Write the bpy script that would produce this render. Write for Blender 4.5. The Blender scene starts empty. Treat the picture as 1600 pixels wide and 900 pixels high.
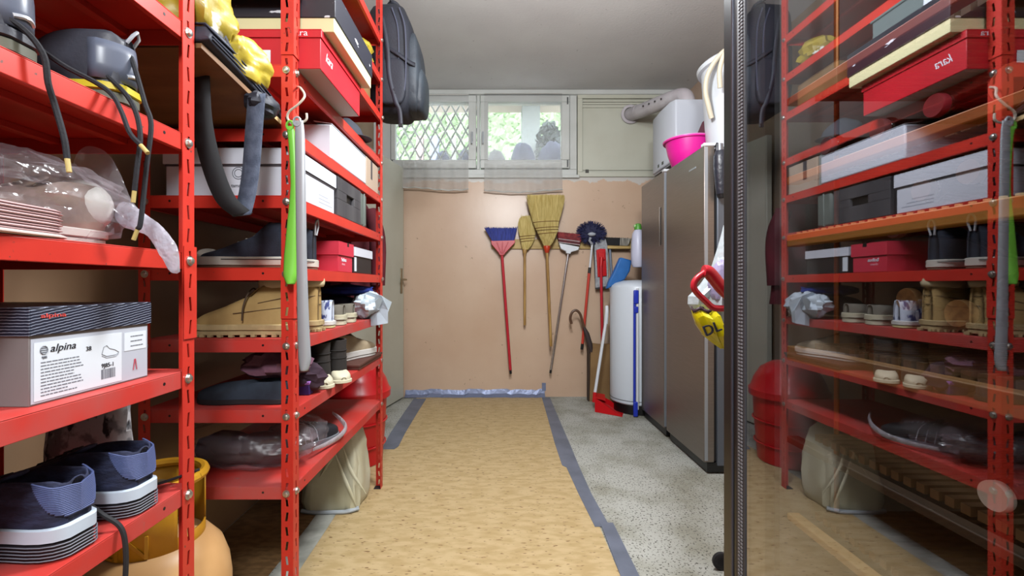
import bpy, math, random
from mathutils import Vector, Matrix, noise as mnoise

S = bpy.context.scene
COL = S.collection
R = math.radians
FPX, CX, CY, EYE = 720.0, 778.0, 446.0, 1.0

# ---------------------------------------------------------------- camera, sky, lights, exposure
cam_data = bpy.data.cameras.new('camera')
cam_data.sensor_width = 36.0
cam_data.lens = FPX * 36.0 / 1600.0
cam_data.shift_x = (800 - CX) / 1600.0
cam_data.shift_y = -(450 - CY) / 1600.0
cam_data.clip_start = 0.02
cam = bpy.data.objects.new('camera', cam_data)
cam.location = (0, 0, EYE)
cam.rotation_euler = (R(90), 0, 0)
COL.objects.link(cam)
S.camera = cam
S.view_settings.view_transform = 'Standard'
S.view_settings.look = 'None'
S.view_settings.gamma = 1
S.view_settings.use_curve_mapping = False
S.cycles.diffuse_bounces = 1
S.view_settings.exposure = 0.88

world = bpy.data.worlds.new('sky')
world.use_nodes = True
S.world = world
wn = world.node_tree
wn.nodes['Background'].inputs[0].default_value = (0.80, 0.90, 1.0, 1)
wn.nodes['Background'].inputs[1].default_value = 6.0


def light(name, kind, loc, power, size, col=(0.93, 0.97, 1.0), rot=(0, 0, 0), spread=None):
    d = bpy.data.lights.new(name, kind)
    d.energy = power
    d.color = col
    if kind == 'AREA':
        d.shape = 'DISK'
        d.size = size
        if spread:
            d.spread = spread
    else:
        d.shadow_soft_size = size
    o = bpy.data.objects.new(name, d)
    o.location = loc
    o.rotation_euler = rot
    COL.objects.link(o)
    return o


# two bulbs of the room: one behind the camera, one nearer the window (both above the frame)
light('room_bulb', 'POINT', (0.05, -0.75, 2.30), 80, 0.20)
light('passage_bulb', 'POINT', (0.20, 1.42, 2.12), 56, 0.14)

# ---------------------------------------------------------------- helpers
def lin(c):
    c = c / 255.0
    return c / 12.92 if c <= 0.04045 else ((c + 0.055) / 1.055) ** 2.4


def rgb(c):
    return (lin(c[0]), lin(c[1]), lin(c[2]), 1)


def P(px, py, d):
    return Vector(((px - CX) * d / FPX, d, EYE - (py - CY) * d / FPX))


_M = {}


def mat(name, c, r=0.5, m=0.0, c2=None, ns=8.0, st=(1, 1, 1), lo=0.4, hi=0.6, bump=0.0, bs=60.0, spec=0.5,
        c3=None, ns3=60.0, lo3=0.62, hi3=0.66, st3=(1, 1, 1), detail=4.0, sheen=0.0, trans=0.0, emit=0.0):
    if name in _M:
        return _M[name]
    k = bpy.data.materials.new(name)
    k.use_nodes = True
    nt = k.node_tree
    b = nt.nodes['Principled BSDF']
    b.inputs['Roughness'].default_value = r
    b.inputs['Metallic'].default_value = m
    b.inputs['Specular IOR Level'].default_value = spec
    b.inputs['Base Color'].default_value = rgb(c)
    if sheen:
        b.inputs['Sheen Weight'].default_value = sheen
    if emit:
        b.inputs['Emission Color'].default_value = rgb(c)
        b.inputs['Emission Strength'].default_value = emit
    tc = nt.nodes.new('ShaderNodeTexCoord')

    def nz(scale, stretch):
        mp = nt.nodes.new('ShaderNodeMapping')
        mp.inputs['Scale'].default_value = stretch
        nt.links.new(tc.outputs['Object'], mp.inputs['Vector'])
        n = nt.nodes.new('ShaderNodeTexNoise')
        n.inputs['Scale'].default_value = scale
        n.inputs['Detail'].default_value = detail
        nt.links.new(mp.outputs[0], n.inputs['Vector'])
        return n

    def mix(a, bcol, n, l, h):
        mr = nt.nodes.new('ShaderNodeMapRange')
        mr.inputs[1].default_value = l
        mr.inputs[2].default_value = h
        nt.links.new(n.outputs[0], mr.inputs[0])
        x = nt.nodes.new('ShaderNodeMix')
        x.data_type = 'RGBA'
        if isinstance(a, tuple):
            x.inputs[6].default_value = a
        else:
            nt.links.new(a, x.inputs[6])
        x.inputs[7].default_value = bcol
        nt.links.new(mr.outputs[0], x.inputs[0])
        return x.outputs[2]
    out = rgb(c)
    if c2:
        out = mix(out, rgb(c2), nz(ns, st), lo, hi)
    if c3:
        out = mix(out, rgb(c3), nz(ns3, st3), lo3, hi3)
    if c2 or c3:
        nt.links.new(out, b.inputs['Base Color'])
    if bump:
        bn = nt.nodes.new('ShaderNodeBump')
        bn.inputs['Strength'].default_value = bump
        bn.inputs['Distance'].default_value = 0.004
        nt.links.new(nz(bs, st).outputs[0], bn.inputs['Height'])
        nt.links.new(bn.outputs[0], b.inputs['Normal'])
    if trans:
        b.inputs['Alpha'].default_value = 1 - trans
    _M[name] = k
    return k


def clear_film(name, c, t=0.6, gl=0.15, r=0.12, bump=0.6, bs=18):
    """thin clear plastic: see-through, shiny, a little milky"""
    if name in _M:
        return _M[name]
    k = bpy.data.materials.new(name)
    k.use_nodes = True
    nt = k.node_tree
    nt.nodes.clear()
    o = nt.nodes.new('ShaderNodeOutputMaterial')
    tr = nt.nodes.new('ShaderNodeBsdfTransparent')
    di = nt.nodes.new('ShaderNodeBsdfDiffuse')
    tl = nt.nodes.new('ShaderNodeBsdfTranslucent')
    gs = nt.nodes.new('ShaderNodeBsdfGlossy')
    gs.inputs['Roughness'].default_value = r
    di.inputs[0].default_value = rgb(c)
    tl.inputs[0].default_value = rgb(c)
    tc = nt.nodes.new('ShaderNodeTexCoord')
    n = nt.nodes.new('ShaderNodeTexNoise')
    n.inputs['Scale'].default_value = bs
    n.inputs['Detail'].default_value = 3
    nt.links.new(tc.outputs['Object'], n.inputs['Vector'])
    b = nt.nodes.new('ShaderNodeBump')
    b.inputs['Strength'].default_value = bump
    b.inputs['Distance'].default_value = 0.02
    nt.links.new(n.outputs[0], b.inputs['Height'])
    for s in (di, gs):
        nt.links.new(b.outputs[0], s.inputs['Normal'])
    m0 = nt.nodes.new('ShaderNodeMixShader')
    m0.inputs[0].default_value = 0.4
    nt.links.new(di.outputs[0], m0.inputs[1])
    nt.links.new(tl.outputs[0], m0.inputs[2])
    m1 = nt.nodes.new('ShaderNodeMixShader')
    m1.inputs[0].default_value = t
    nt.links.new(m0.outputs[0], m1.inputs[1])
    nt.links.new(tr.outputs[0], m1.inputs[2])
    m2 = nt.nodes.new('ShaderNodeMixShader')
    m2.inputs[0].default_value = gl
    nt.links.new(m1.outputs[0], m2.inputs[1])
    nt.links.new(gs.outputs[0], m2.inputs[2])
    nt.links.new(m2.outputs[0], o.inputs[0])
    _M[name] = k
    return k


def tag(o, label=None, cat=None, group=None, kind=None):
    if label:
        o['label'] = label
    if cat:
        o['category'] = cat
    if group:
        o['group'] = group
    if kind:
        o['kind'] = kind
    return o


ROOT = {}


def thing(name, label=None, cat=None, loc=(0, 0, 0), rz=0.0, group=None, rot=None, kind=None):
    o = bpy.data.objects.new(name, None)
    o.empty_display_size = 0.05
    COL.objects.link(o)
    o.location = loc
    o.rotation_euler = rot if rot else (0, 0, rz)
    M = Matrix.LocRotScale(Vector(loc), o.rotation_euler, None)
    ROOT[o] = M
    return tag(o, label, cat, group, kind)


def dup(o, parent=None, loc=None, rz=None, label=None, group=None, rot=None):
    c = o.copy()
    COL.objects.link(c)
    if parent:
        c.parent = parent
    if loc is not None:
        c.location = loc
    if rot is not None:
        c.rotation_euler = rot
    elif rz is not None:
        c.rotation_euler = (0, 0, rz)
    if label:
        c['label'] = label
    if group:
        c['group'] = group
    for ch in list(o.children):
        dup(ch, c)
    ROOT[c] = Matrix.LocRotScale(c.location, c.rotation_euler, None)
    return c


class MB:
    def __init__(self):
        self.v = []
        self.f = []

    def add(self, vs, fs):
        n = len(self.v)
        self.v += [Vector(p) for p in vs]
        self.f += [tuple(i + n for i in f) for f in fs]
        return self

    def box(self, x0, x1, y0, y1, z0, z1, M=None):
        vs = [Vector((x, y, z)) for z in (z0, z1) for y in (y0, y1) for x in (x0, x1)]
        if M:
            vs = [M @ p for p in vs]
        return self.add(vs, [(0, 2, 3, 1), (4, 5, 7, 6), (0, 1, 5, 4), (2, 6, 7, 3), (0, 4, 6, 2), (1, 3, 7, 5)])

    def tube(self, pts, r, n=8, caps=True, flat=1.0):
        pts = [Vector(p) for p in pts]
        rr = list(r) if isinstance(r, (list, tuple)) else [r] * len(pts)
        if len(rr) != len(pts):
            k = [i * (len(rr) - 1) / (len(pts) - 1) for i in range(len(pts))]
            rr = [rr[int(q)] + (rr[min(int(q) + 1, len(rr) - 1)] - rr[int(q)]) * (q - int(q)) for q in k]
        rings = []
        up = None
        for i, p in enumerate(pts):
            t = (pts[min(i + 1, len(pts) - 1)] - pts[max(i - 1, 0)])
            if t.length < 1e-9:
                t = Vector((0, 0, 1))
            t.normalize()
            if up is None:
                up = Vector((0, 0, 1)) if abs(t.z) < 0.9 else Vector((1, 0, 0))
            a = up - t * up.dot(t)
            if a.length < 1e-6:
                a = t.orthogonal()
            a.normalize()
            up = a
            b = t.cross(a)
            rings.append([p + (a * math.cos(k * 2 * math.pi / n) + b * math.sin(k * 2 * math.pi / n) * flat) * rr[i] for k in range(n)])
        return self.loft(rings, caps=caps)

    def loft(self, rings, closed=True, caps=True):
        n = len(rings[0])
        vs = [p for r in rings for p in r]
        fs = []
        for i in range(len(rings) - 1):
            for k in range(n if closed else n - 1):
                k2 = (k + 1) % n
                fs.append((i * n + k, i * n + k2, (i + 1) * n + k2, (i + 1) * n + k))
        if caps and closed:
            fs.append(tuple(range(n - 1, -1, -1)))
            fs.append(tuple((len(rings) - 1) * n + k for k in range(n)))
        return self.add(vs, fs)

    def lathe(self, prof, c=(0, 0, 0), n=24, M=None, caps=True):
        """profile of (radius, z) turned about z at c; M places it"""
        rings = []
        for r, z in prof:
            ring = [Vector((r * math.cos(2 * math.pi * k / n), r * math.sin(2 * math.pi * k / n), z)) for k in range(n)]
            if M:
                ring = [M @ p for p in ring]
            rings.append([p + Vector(c) for p in ring])
        return self.loft(rings, caps=caps)

    def cyl(self, p0, p1, r0, r1=None, n=12):
        return self.tube([p0, p1], [r0, r0 if r1 is None else r1], n)

    def prism(self, poly, a0, a1, M):
        """2-d polygon pushed from a0 to a1 along the third axis of M"""
        n = len(poly)
        vs = [M @ Vector((x, y, a0)) for x, y in poly] + [M @ Vector((x, y, a1)) for x, y in poly]
        fs = [tuple(range(n - 1, -1, -1)), tuple(range(n, 2 * n))]
        for k in range(n):
            k2 = (k + 1) % n
            fs.append((k, k2, n + k2, n + k))
        return self.add(vs, fs)

    def ball(self, c, rad, seed=0, amp=0.0, fq=2.0, nu=20, nv=12, sq=1.0, ridge=False, zmin=None):
        c = Vector(c)
        rings = []
        for j in range(nv + 1):
            th = math.pi * j / nv
            ring = []
            for i in range(nu):
                ph = 2 * math.pi * i / nu
                d = Vector((math.sin(th) * math.cos(ph), math.sin(th) * math.sin(ph), math.cos(th)))
                e = Vector([math.copysign(abs(q) ** sq, q) for q in d])
                s = 1.0
                if amp:
                    w = mnoise.noise(d * fq + Vector((seed * 7.3, seed * 3.1, seed)))
                    if ridge:
                        w = 0.5 - 2 * abs(w)
                    w += 0.4 * mnoise.noise(d * fq * 2.7 + Vector((seed, 5, 1)))
                    s = 1 + amp * w
                p = Vector((e.x * rad[0] * s, e.y * rad[1] * s, e.z * rad[2] * s)) + c
                if zmin is not None and p.z < zmin:
                    p.z = zmin
                ring.append(p)
            rings.append(ring)
        return self.loft(rings, caps=False)

    def build(self, name, m, parent=None, smooth=True, ang=40, bevel=0.0, seg=2, sub=0, solid=0.0, w=False, weld=False):
        """ONE mesh object. parent given: vertices are local to the thing (w=True: world, brought into it)"""
        loc = Vector((0, 0, 0))
        vs = self.v
        if parent is None:
            xs = [p.x for p in vs]
            ys = [p.y for p in vs]
            loc = Vector(((min(xs) + max(xs)) / 2, (min(ys) + max(ys)) / 2, min(p.z for p in vs)))
            vs = [p - loc for p in vs]
        elif w:
            inv = ROOT[parent].inverted()
            vs = [inv @ p for p in vs]
        me = bpy.data.meshes.new(name)
        me.from_pydata([tuple(p) for p in vs], [], self.f)
        me.update()
        if smooth:
            me.polygons.foreach_set('use_smooth', [True] * len(me.polygons))
            if not sub:
                me.set_sharp_from_angle(angle=R(ang))
        for mm in (m if isinstance(m, (list, tuple)) else [m]):
            me.materials.append(mm)
        o = bpy.data.objects.new(name, me)
        COL.objects.link(o)
        if parent is not None:
            o.parent = parent
            ROOT[o] = ROOT[parent]
        else:
            o.location = loc
            ROOT[o] = Matrix.Translation(loc)
        if weld:
            o.modifiers.new('weld', 'WELD').merge_threshold = .0004
        if solid:
            q = o.modifiers.new('thickness', 'SOLIDIFY')
            q.thickness = solid
            q.offset = 0
        if bevel:
            q = o.modifiers.new('edges', 'BEVEL')
            q.width = bevel
            q.segments = seg
            q.limit_method = 'ANGLE'
            q.angle_limit = R(50)
        if sub:
            q = o.modifiers.new('smooth', 'SUBSURF')
            q.levels = sub
            q.render_levels = sub
        return o


def B(name, m, x0, x1, y0, y1, z0, z1, parent=None, bevel=0.0, w=True, Mx=None, smooth=False):
    return MB().box(x0, x1, y0, y1, z0, z1, Mx).build(name, m, parent, bevel=bevel, w=w, smooth=smooth or bevel > 0)


XZ = Matrix(((1, 0, 0, 0), (0, 0, 1, 0), (0, 1, 0, 0), (0, 0, 0, 1)))   # (x, y, a) -> (x, a, y)
YZ = Matrix(((0, 0, 1, 0), (1, 0, 0, 0), (0, 1, 0, 0), (0, 0, 0, 1)))   # (x, y, a) -> (a, x, y)


def pxpoly(pts, d):
    return [((x - CX) * d / FPX, EYE - (y - CY) * d / FPX) for x, y in pts]


_dg = None


def text(name, body, size, loc, face, m, parent, ext=0.0004, sx=1.0, align='LEFT', shear=0.0, lean=0.0):
    """lettering on a face that looks along +x ('x'), -y ('y') or +z ('z'); loc in world"""
    cu = bpy.data.curves.new(name, 'FONT')
    cu.body = body
    cu.size = size
    cu.extrude = ext
    cu.align_x = align
    cu.shear = shear
    cu.resolution_u = 3
    t = bpy.data.objects.new(name, cu)
    COL.objects.link(t)
    dg = bpy.context.evaluated_depsgraph_get()
    me = bpy.data.meshes.new_from_object(t.evaluated_get(dg))
    bpy.data.objects.remove(t)
    bpy.data.curves.remove(cu)
    rot = {'x': (R(90), 0, R(90)), 'y': (R(90), 0, 0), 'z': (0, 0, 0)}[face]
    M = Matrix.LocRotScale(Vector(loc), None, None) @ Matrix.Rotation(0, 4, 'X')
    from mathutils import Euler
    M = Matrix.Translation(Vector(loc)) @ Euler(rot).to_matrix().to_4x4() @ Matrix.Rotation(lean, 4, 'Z') @ Matrix.Diagonal((sx, 1, 1, 1))
    inv = ROOT[parent].inverted()
    me.transform(inv @ M)
    me.materials.clear()
    me.materials.append(m)
    me.name = name
    o = bpy.data.objects.new(name, me)
    COL.objects.link(o)
    o.parent = parent
    ROOT[o] = ROOT[parent]
    return o


def spline(pts, n=6):
    """smooth polyline through pts (Catmull-Rom)"""
    pts = [Vector(p) for p in pts]
    q = [pts[0] * 2 - pts[1]] + pts + [pts[-1] * 2 - pts[-2]]
    out = []
    for i in range(1, len(q) - 2):
        for k in range(n):
            t = k / n
            a, b, c, d = q[i - 1], q[i], q[i + 1], q[i + 2]
            out.append(0.5 * ((2 * b) + (c - a) * t + (2 * a - 5 * b + 4 * c - d) * t * t + (3 * b - a - 3 * c + d) * t ** 3))
    out.append(pts[-1])
    return out


# ---------------------------------------------------------------- materials
RED = mat('red_shelf_paint', (216, 56, 42), 0.38, c2=(200, 48, 38), ns=5, lo=.42, hi=.7, c3=(120, 60, 50), ns3=70, lo3=.70, hi3=.74)
REDTOP = mat('red_dusty_paint', (206, 56, 48), 0.6, c2=(186, 90, 86), ns=7, lo=.4, hi=.75, c3=(150, 110, 105), ns3=40, lo3=.66, hi3=.8)
STEEL = mat('zinc_steel', (190, 188, 182), 0.3, 0.9)
CHROME = mat('chrome_tube', (200, 200, 205), 0.22, 1.0)
WHITE = mat('white_plastic', (226, 230, 236), 0.35)
CARD_W = mat('white_card', (222, 224, 234), 0.5)
PAPER_W = mat('white_label', (232, 238, 246), 0.5)
INK = mat('black_ink', (30, 32, 40), 0.6)
INKG = mat('grey_ink', (120, 124, 134), 0.6)
BLACK = mat('black_fabric', (24, 25, 32), 0.8, bump=0.3, bs=200)
BLACKP = mat('black_plastic', (20, 20, 22), 0.4)
CARD = mat('brown_card', (150, 116, 74), 0.75, c2=(132, 100, 62), ns=4, lo=.4, hi=.6)
WOODH = mat('varnished_handle', (190, 150, 88), 0.4, c2=(160, 120, 62), ns=6, st=(8, 8, 1))
REDP = mat('red_plastic', (205, 22, 30), 0.3)
BLUEP = mat('blue_plastic', (38, 60, 190), 0.35)
RUB = mat('dark_rubber', (28, 28, 32), 0.7)
# ---------------------------------------------------------------- the setting
XL, XR, YB, YF, ZC = -1.115, 1.72, 4.14, -2.9, 2.75
TAN = mat('tan_oil_paint', (218, 188, 162), 0.32, c2=(208, 174, 147), ns=2.2, lo=.35, hi=.7, c3=(150, 118, 92), ns3=22, lo3=.70, hi3=.80, bump=0.12, bs=30)
CEILM = mat('grey_ceiling_plaster', (224, 221, 218), 0.9, c2=(212, 208, 206), ns=1.6, lo=.35, hi=.7, c3=(170, 164, 160), ns3=30, lo3=.68, hi3=.8, bump=0.25, bs=60)
CONC = mat('worn_concrete', (190, 190, 182), 0.75, c2=(158, 156, 142), ns=4.5, lo=.42, hi=.64, c3=(84, 82, 74), ns3=115, lo3=.57, hi3=.63, bump=0.3, bs=60)
CORK = mat('cork_sheet', (208, 182, 136), 0.55, c2=(192, 164, 116), ns=12, st=(1, 2.6, 1), lo=.40, hi=.62, c3=(120, 84, 44), ns3=34, st3=(1, 3.0, 1), lo3=.62, hi3=.70)
TAPE = mat('grey_cloth_tape', (116, 122, 138), 0.5, c2=(102, 108, 122), ns=6, lo=.4, hi=.6)
FOIL = mat('foil_tape', (132, 142, 172), 0.38, 0.4, bump=0.8, bs=30)
PALE = mat('pale_window_paint', (214, 216, 212), 0.4, c2=(202, 204, 198), ns=4, lo=.4, hi=.7)
CREAM = mat('cream_door_paint', (206, 206, 190), 0.4, c2=(198, 197, 180), ns=3, lo=.4, hi=.7)


def wall_paint():
    """tan oil paint with a flaking white band at the top, under the window"""
    k = TAN.copy()
    k.name = 'tan_paint_with_white_band'
    nt = k.node_tree
    b = nt.nodes['Principled BSDF']
    src = b.inputs['Base Color'].links[0].from_socket
    geo = nt.nodes.new('ShaderNodeNewGeometry')
    sp = nt.nodes.new('ShaderNodeSeparateXYZ')
    nt.links.new(geo.outputs['Position'], sp.inputs[0])
    n = nt.nodes.new('ShaderNodeTexNoise')
    n.inputs['Scale'].default_value = 9
    n.inputs['Detail'].default_value = 5
    nt.links.new(geo.outputs['Position'], n.inputs['Vector'])
    a = nt.nodes.new('ShaderNodeMath')
    a.operation = 'MULTIPLY_ADD'
    nt.links.new(n.outputs[0], a.inputs[0])
    a.inputs[1].default_value = 0.16
    nt.links.new(sp.outputs[2], a.inputs[2])
    mr = nt.nodes.new('ShaderNodeMapRange')
    mr.inputs[1].default_value = 2.01
    mr.inputs[2].default_value = 2.018
    nt.links.new(a.outputs[0], mr.inputs[0])
    x = nt.nodes.new('ShaderNodeMix')
    x.data_type = 'RGBA'
    nt.links.new(mr.outputs[0], x.inputs[0])
    nt.links.new(src, x.inputs[6])
    x.inputs[7].default_value = rgb((214, 208, 200))
    nt.links.new(x.outputs[2], b.inputs['Base Color'])
    return k


def struct(o):
    return tag(o, kind='structure')


struct(B('floor', CONC, XL - .1, XR + .1, YF - .1, YB + .2, -.06, 0))
struct(B('ceiling', CEILM, XL - .1, XR + .1, YF - .1, YB + .02, ZC, ZC + .08))
struct(B('wall_left', mat('tan_wall_shade', (172, 142, 112), 0.5, c2=(154, 124, 94), ns=3, lo=.35, hi=.7), XL - .1, XL, YF, YB, 0, ZC))  # tan of the back wall, darkened so its shade is in the colour
struct(B('wall_right', mat('wall_right_paint', (206, 178, 156), 0.5, c2=(196, 166, 144), ns=2), XR, XR + .1, YF, YB, 0, ZC))
struct(B('wall_front', mat('wall_front_paint', (205, 190, 172), 0.6, c2=(196, 180, 160), ns=2), XL - .1, XR + .1, YF - .1, YF, 0, ZC))
WZ0, WZ1 = 1.972, 2.70
bw = MB()
bw.box(XL - .1, XR + .1, YB, YB + .22, 0, WZ0)
bw.box(XL - .1, XR + .1, YB, YB + .22, WZ1, ZC + .08)
bw.box(1.62, XR + .1, YB, YB + .22, WZ0, WZ1)
struct(bw.build('wall_back', wall_paint(), smooth=False))
# cornice moulding where ceiling meets the window
struct(B('trim_1', PALE, XL, 1.65, YB - .035, YB + .01, 2.705, ZC, bevel=.008))

# cork mat and tapes
tag(B('cork_mat', CORK, -.72, .42, -.6, 4.10, 0, .004), 'tan cork sheet mat laid down the middle of the floor', 'mat')


def ribbon(name, m, rows, z, label, cat='tape', th=.0012):
    a = MB()
    rings = []
    for (x0, x1, y) in rows:
        rings.append([Vector((x0, y, z)), Vector((x1, y, z)), Vector((x1, y, z + th)), Vector((x0, y, z + th))])
    a.loft(rings)
    return tag(a.build(name, m, smooth=False), label, cat)


ribbon('floor_tape', TAPE, [(.39, .462, 4.09), (.372, .455, 3.4), (.358, .452, 2.9), (.355, .447, 2.55), (.375, .447, 2.52), (.385, .447, 2.2), (.40, .462, 1.9)], .0045,
       'long grey cloth tape sealing the right edge of the cork, far length')
ribbon('floor_tape', TAPE, [(.428, .482, 1.93), (.42, .484, 1.6), (.415, .49, 1.0), (.41, .49, .2)], .006,
       'grey cloth tape along the right edge of the cork, near length')
ribbon('floor_tape', TAPE, [(-.74, -.63, 4.05), (-.735, -.63, 3.6), (-.725, -.625, 3.1), (-.71, -.615, 2.85), (-.70, -.63, 2.80)], .0045,
       'short grey tape strip on the cork in front of the cream door')
ribbon('floor_tape', mat('pale_worn_tape', (186, 186, 176), 0.6, c2=(150, 150, 140), ns=9), [(-.80, -.715, 2.3), (-.785, -.70, 1.9), (-.775, -.69, 1.4), (-.77, -.69, .4)], .0045,
       'pale worn tape along the left edge of the cork by the red shelves')
f = MB()
fr = []
random.seed(4)
for i in range(34):
    x = -.83 + i * (1.25 / 33)
    j = random.uniform(-.008, .008)
    fr.append([Vector((x, YB - .052 + j, .005)), Vector((x, YB - .012 + j * .4, .028 + j)), Vector((x, YB - .001, .066 + j)), Vector((x, YB - .001, .003))])
f.loft(fr)
tag(f.build('foil_tape', FOIL, smooth=False), 'shiny crumpled foil tape sealing the cork against the back wall', 'tape')
tag(B('foil_tape', FOIL, .395, .43, YB - .006, YB - .0005, .055, .125), 'small upright stub of foil tape on the back wall', 'tape')

# ---------------------------------------------------------------- window strip
def zpx(y, d=YB):
    return EYE - (y - CY) * d / FPX


def xpx(x, d=YB):
    return (x - CX) * d / FPX


GLASS = clear_film('window_pane_glass', (235, 240, 245), t=0.93, gl=0.06, r=0.02, bump=0.0)


def frame4(name, m, x0, x1, z0, z1, t, y0, y1, parent, bevel=.004):
    a = MB()
    a.box(x0, x1, y0, y1, z0, z0 + t)
    a.box(x0, x1, y0, y1, z1 - t, z1)
    a.box(x0, x0 + t, y0, y1, z0 + t, z1 - t)
    a.box(x1 - t, x1, y0, y1, z0 + t, z1 - t)
    return a.build(name, m, parent, bevel=bevel, w=True)


w1 = thing('window_1', loc=(xpx(750), YB, WZ0), kind='structure')
a = MB()
x0, x1 = XL, xpx(901)
zt = zpx(272)
a.box(x0, x1, YB - .012, YB + .09, WZ0, zt + .04)
a.box(x0, x1, YB - .012, YB + .09, zpx(150) - .0, WZ1 + .02)
a.box(x0, xpx(611), YB - .012, YB + .09, zt + .04, zpx(150))
a.box(xpx(745), xpx(750), YB - .012, YB + .09, zt + .04, zpx(150))
a.box(xpx(890), x1, YB - .012, YB + .09, zt + .04, zpx(150))
a.build('window_frame', PALE, w1, bevel=.004, w=True)
B('window_sill', PALE, x0, x1 + .02, YB - .035, YB + .0, WZ0 - .012, WZ0 + .016, w1, bevel=.004)
for k, (sx0, sx1, gx0, gx1) in enumerate([(611, 745, 619, 732), (750, 890, 763, 876)]):
    s0, s1, g0, g1 = xpx(sx0) + .004, xpx(sx1) - .004, xpx(gx0), xpx(gx1)
    z0, z1 = zpx(264), zpx(151)
    a = MB()
    zg0, zg1 = zpx(251), zpx(161)
    a.box(s0, s1, YB - .03, YB + .03, z0, zg0)
    a.box(s0, s1, YB - .03, YB + .03, zg1, z1)
    a.box(s0, g0, YB - .03, YB + .03, zg0, zg1)
    a.box(g1, s1, YB - .03, YB + .03, zg0, zg1)
    sash = a.build('sash', PALE, w1, bevel=.005, w=True)
    B('pane', GLASS, g0, g1, YB + .008, YB + .013, zg0, zg1, sash)
    hx = xpx(738 if k == 0 else 755)
    h = MB()
    h.box(hx - .008, hx + .008, YB - .042, YB - .03, zpx(215) - .04, zpx(215) + .04)
    h.box(hx - .006, hx + .006, YB - .07, YB - .042, zpx(215) + .015, zpx(215) + .03)
    h.box(hx - .007, hx + .007, YB - .078, YB - .066, zpx(215) - .075, zpx(215) + .03)
    h.build('window_handle', mat('grey_window_handle', (170, 174, 178), .35), sash, bevel=.002, w=True)
    for zz in (z0 + .04, z1 - .05):
        hx2 = xpx(886) if k else xpx(614)
        B('hinge', mat('dark_hinge', (90, 92, 92), .5, .5), hx2 - .006, hx2 + .006, YB - .04, YB - .03, zz - .03, zz + .03, sash)
w2 = thing('window_2', loc=(xpx(960), YB, WZ0), kind='structure')
frame4('window_frame', CREAM, xpx(902), 1.62, WZ0, WZ1 + .02, .045, YB - .02, YB + .08, w2)
B('blank_panel', CREAM, xpx(908), 1.60, YB + .01, YB + .03, WZ0 + .03, WZ1, w2)
for zz in (zpx(158), zpx(162), zpx(165)):
    B('panel_bead', CREAM, xpx(909), 1.58, YB - .006, YB + .012, zz - .008, zz + .006, w2, bevel=.002)
frame4('panel_bead', CREAM, xpx(908), 1.58, zpx(266), zpx(166), .012, YB - .004, YB + .012, w2, bevel=.002)
B('latch', mat('dark_latch', (70, 68, 60), .5), xpx(914), xpx(919), YB - .028, YB - .02, zpx(271), zpx(266), w2)

# net curtains, each a hanging pleated cloth
NET = clear_film('net_cloth', (226, 226, 226), t=0.76, gl=0.0, bump=0.0)
NET2 = clear_film('doubled_net_cloth', (236, 235, 232), t=.55, gl=0.0, bump=0.0)
HEM = mat('curtain_hem', (206, 204, 198), .9)


def curtain(xa, xb, yt, yb, label, seed):
    a = MB()
    rings = []
    nx, nz = 40, 14
    for j in range(nz + 1):
        t = j / nz
        row = []
        for i in range(nx + 1):
            u = i / nx
            x = xpx(xa) + (xpx(xb) - xpx(xa)) * u
            y = YB - .055 - .010 * math.sin(u * 31 + seed + t) * (.4 + t) - .01 * t - .05 * max(0, t - .72)
            z = zpx(yt) + (zpx(yb) - zpx(yt)) * t + .012 * t * math.sin(u * 5 + seed)
            row.append(Vector((x, y, z)))
        rings.append(row)
    c = thing('net_curtain', label, 'curtain', (xpx((xa + xb) / 2), YB - .05, zpx(yb)), group=None)
    a.loft(rings[:11], closed=False)
    a.build('net', NET, c, w=True)
    MB().loft(rings[10:], closed=False).build('doubled_hem_band', NET2, c, w=True)
    h = MB()
    h.tube([p + Vector((0, -.001, 0)) for p in rings[-1]], .006, 5)
    h.build('hem', HEM, c, w=True)
    r = MB()
    r.tube([rings[0][0] + Vector((0, .0, 0)), rings[0][-1] + Vector((0, .0, 0))], .004, 6)
    r.build('curtain_wire', HEM, c, w=True)


curtain(632, 733, 152, 298, 'net curtain over the left window sash, behind the backpack', 1.0)
curtain(757, 877, 150, 301, 'net curtain over the middle window sash above the corn brooms', 2.6)

# ---------------------------------------------------------------- outside the window
GR = mat('grey_grille_steel', (158, 160, 154), 0.5, c2=(140, 141, 135), ns=12)
g = thing('window_grille', 'grey steel diamond lattice grille outside the left window pane', 'grille', (xpx(676), YB + .30, zpx(255)))
gx0, gx1, gz0, gz1, gy = -1.05, -.19, 2.02, 2.78, YB + .30
for sgn, sl in ((1, .52), (-1, .52)):
    k = -3
    while k < 18:
        xb = gx0 - .5 + k * .098
        p0, p1 = [xb, gz0], [xb + .42, gz1]
        if sgn < 0:
            p0, p1 = [xb + .42, gz0], [xb, gz1]
        # clip to the grille's width
        def clip(p, q):
            if p[0] < gx0:
                t = (gx0 - p[0]) / (q[0] - p[0])
                return [gx0, p[1] + t * (q[1] - p[1])]
            if p[0] > gx1:
                t = (gx1 - p[0]) / (q[0] - p[0])
                return [gx1, p[1] + t * (q[1] - p[1])]
            return p
        if not ((p0[0] < gx0 and p1[0] < gx0) or (p0[0] > gx1 and p1[0] > gx1)):
            a0, a1 = clip(p0, p1), clip(p1, p0)
            MB().tube([(a0[0], gy + sgn * .008, a0[1]), (a1[0], gy + sgn * .008, a1[1])], .0085, 6).build('bar', GR, g, w=True)
        k += 1
frame4('grille_frame', GR, gx0 - .02, gx1 + .02, gz0 - .02, gz1 + .02, .02, gy - .012, gy + .012, g)
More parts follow.
